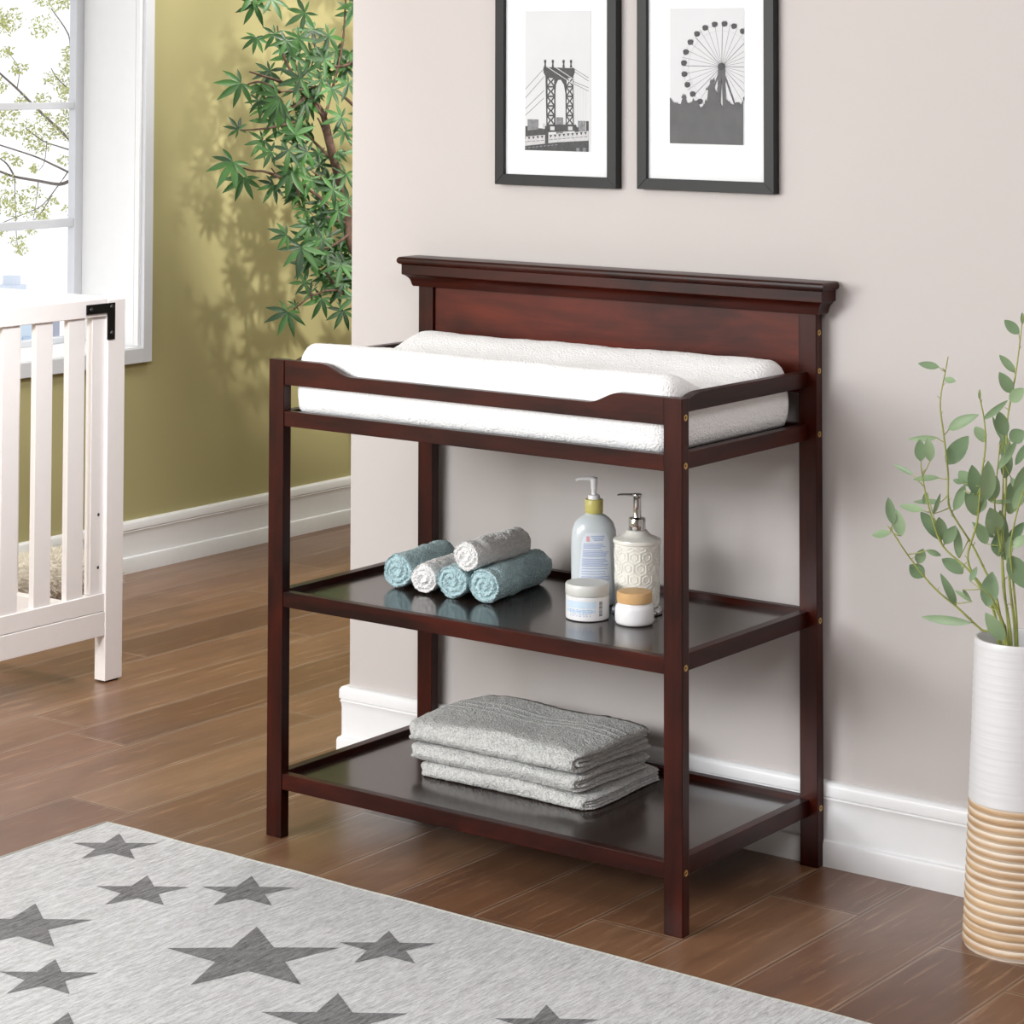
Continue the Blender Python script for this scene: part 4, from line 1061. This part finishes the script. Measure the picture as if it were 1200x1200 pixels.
for (u, v, r) in clumps:
    for _ in range(int(r * 6.5)):
        a = random.uniform(0, 2 * PI); q = r * math.sqrt(random.random()) * 1.05
        c_ = op(u + q * math.cos(a) * 1.1, v + q * math.sin(a) * .8, random.uniform(-.25, .25))
        d_ = Vector((random.uniform(-1, 1), random.uniform(-1, 1), random.uniform(-1, .6))).normalized()
        L = random.uniform(.018, .036); nrm = Vector((random.uniform(-.2, 1), random.uniform(-1, .2), random.uniform(-.5, 1))).normalized()
        oval_leaf(bm, c_, c_ + d_ * L, L * .45, nrm, .05, 3)
me = bpy.data.meshes.new('foliage'); bm.to_mesh(me); bm.free(); me.transform(Matrix.Translation(-ot.location)); new_obj('foliage', me, M_outleaf, ot)
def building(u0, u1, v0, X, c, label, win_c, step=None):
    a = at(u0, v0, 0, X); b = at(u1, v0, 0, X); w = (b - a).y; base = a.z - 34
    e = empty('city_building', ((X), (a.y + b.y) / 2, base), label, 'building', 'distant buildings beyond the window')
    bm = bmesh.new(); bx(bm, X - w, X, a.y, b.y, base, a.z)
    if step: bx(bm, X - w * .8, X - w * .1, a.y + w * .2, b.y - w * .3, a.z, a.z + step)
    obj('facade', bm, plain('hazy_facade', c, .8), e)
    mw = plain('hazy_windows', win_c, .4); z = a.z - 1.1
    while z > a.z - 5:
        y = a.y + .25
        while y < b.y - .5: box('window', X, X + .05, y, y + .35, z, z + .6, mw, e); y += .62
        z -= 1.05
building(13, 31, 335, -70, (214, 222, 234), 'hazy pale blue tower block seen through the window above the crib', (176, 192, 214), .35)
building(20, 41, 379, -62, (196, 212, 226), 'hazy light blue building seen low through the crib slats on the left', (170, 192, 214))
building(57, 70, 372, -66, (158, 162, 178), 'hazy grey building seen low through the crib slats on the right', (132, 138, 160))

# ------------------------------------------------------------------ light
wd = bpy.data.worlds.new('sky'); sc.world = wd; wd.use_nodes = True
bg = wd.node_tree.nodes['Background']; bg.inputs[0].default_value = (.97, .985, 1, 1); bg.inputs[1].default_value = WORLD = 1.05
def area(name, loc, tgt, size, power, colr=(1, 1, 1), sy=None):
    l = bpy.data.lights.new(name, 'AREA'); l.energy = power; l.color = colr; l.size = size
    if sy: l.shape = 'RECTANGLE'; l.size_y = sy
    o = bpy.data.objects.new(name, l); col.objects.link(o); o.location = loc
    o.rotation_euler = (Vector(tgt) - Vector(loc)).to_track_quat('-Z', 'Y').to_euler(); return o
area('soft_key_rear_left', (-1.4, -4.2, 1.7), (.5, .3, .6), 1.2, 66, (.965, .985, 1), 1.0)  # unseen area key, direction from the table's shadow, power fitted to brightness
area('rear_fill', (-.2, -4.4, 2.2), (.5, .3, .6), 1.3, 92, (.97, .985, 1), 1.0)  # unseen area fill added behind the camera to even out the wall
area('soft_key_left', (-1.7, -3.0, 1.3), (.5, .3, .6), 1.0, 27, (.97, .985, 1), 1.0)  # second unseen area key from the left, power fitted to brightness
area('crib_fill', (.3, -.6, 2.3), (-1.9, .55, .35), .5, 6.8, (.97, .985, 1), .5).data.spread = math.radians(60)  # unseen fill added to brighten the crib and the left wall
area('right_wall_fill', (2.9, -1.5, 2.62), (2.2, -.6, 0), 1.2, 30, (.97, .985, 1), 1.0)  # unseen overhead fill added to lift the right of the grey wall
area('alcove_fill', (-1.0, 1.9, 2.62), (-1.2, 1.9, 0), .6, 38, (1, .98, .95), .6)  # unseen fill added to brighten the olive wall and its baseboard
sp_ = bpy.data.lights.new('alcove_spot', 'SPOT'); sp_.energy = 225; sp_.spot_size = math.radians(36); sp_.spot_blend = .6; sp_.shadow_soft_size = .05; sp_.color = (1, .97, .9)
o = bpy.data.objects.new('alcove_spot', sp_); col.objects.link(o); o.location = (.42, 1.24, 1.80); o.rotation_euler = (Vector((-1.965, 2.66, 1.05)) - o.location).to_track_quat('-Z', 'Y').to_euler()

vs = sc.view_settings; sc.display_settings.display_device = 'sRGB'
vs.view_transform = 'Standard'; vs.look = 'None'; vs.gamma = 1; vs.exposure = .19; vs.use_curve_mapping = False
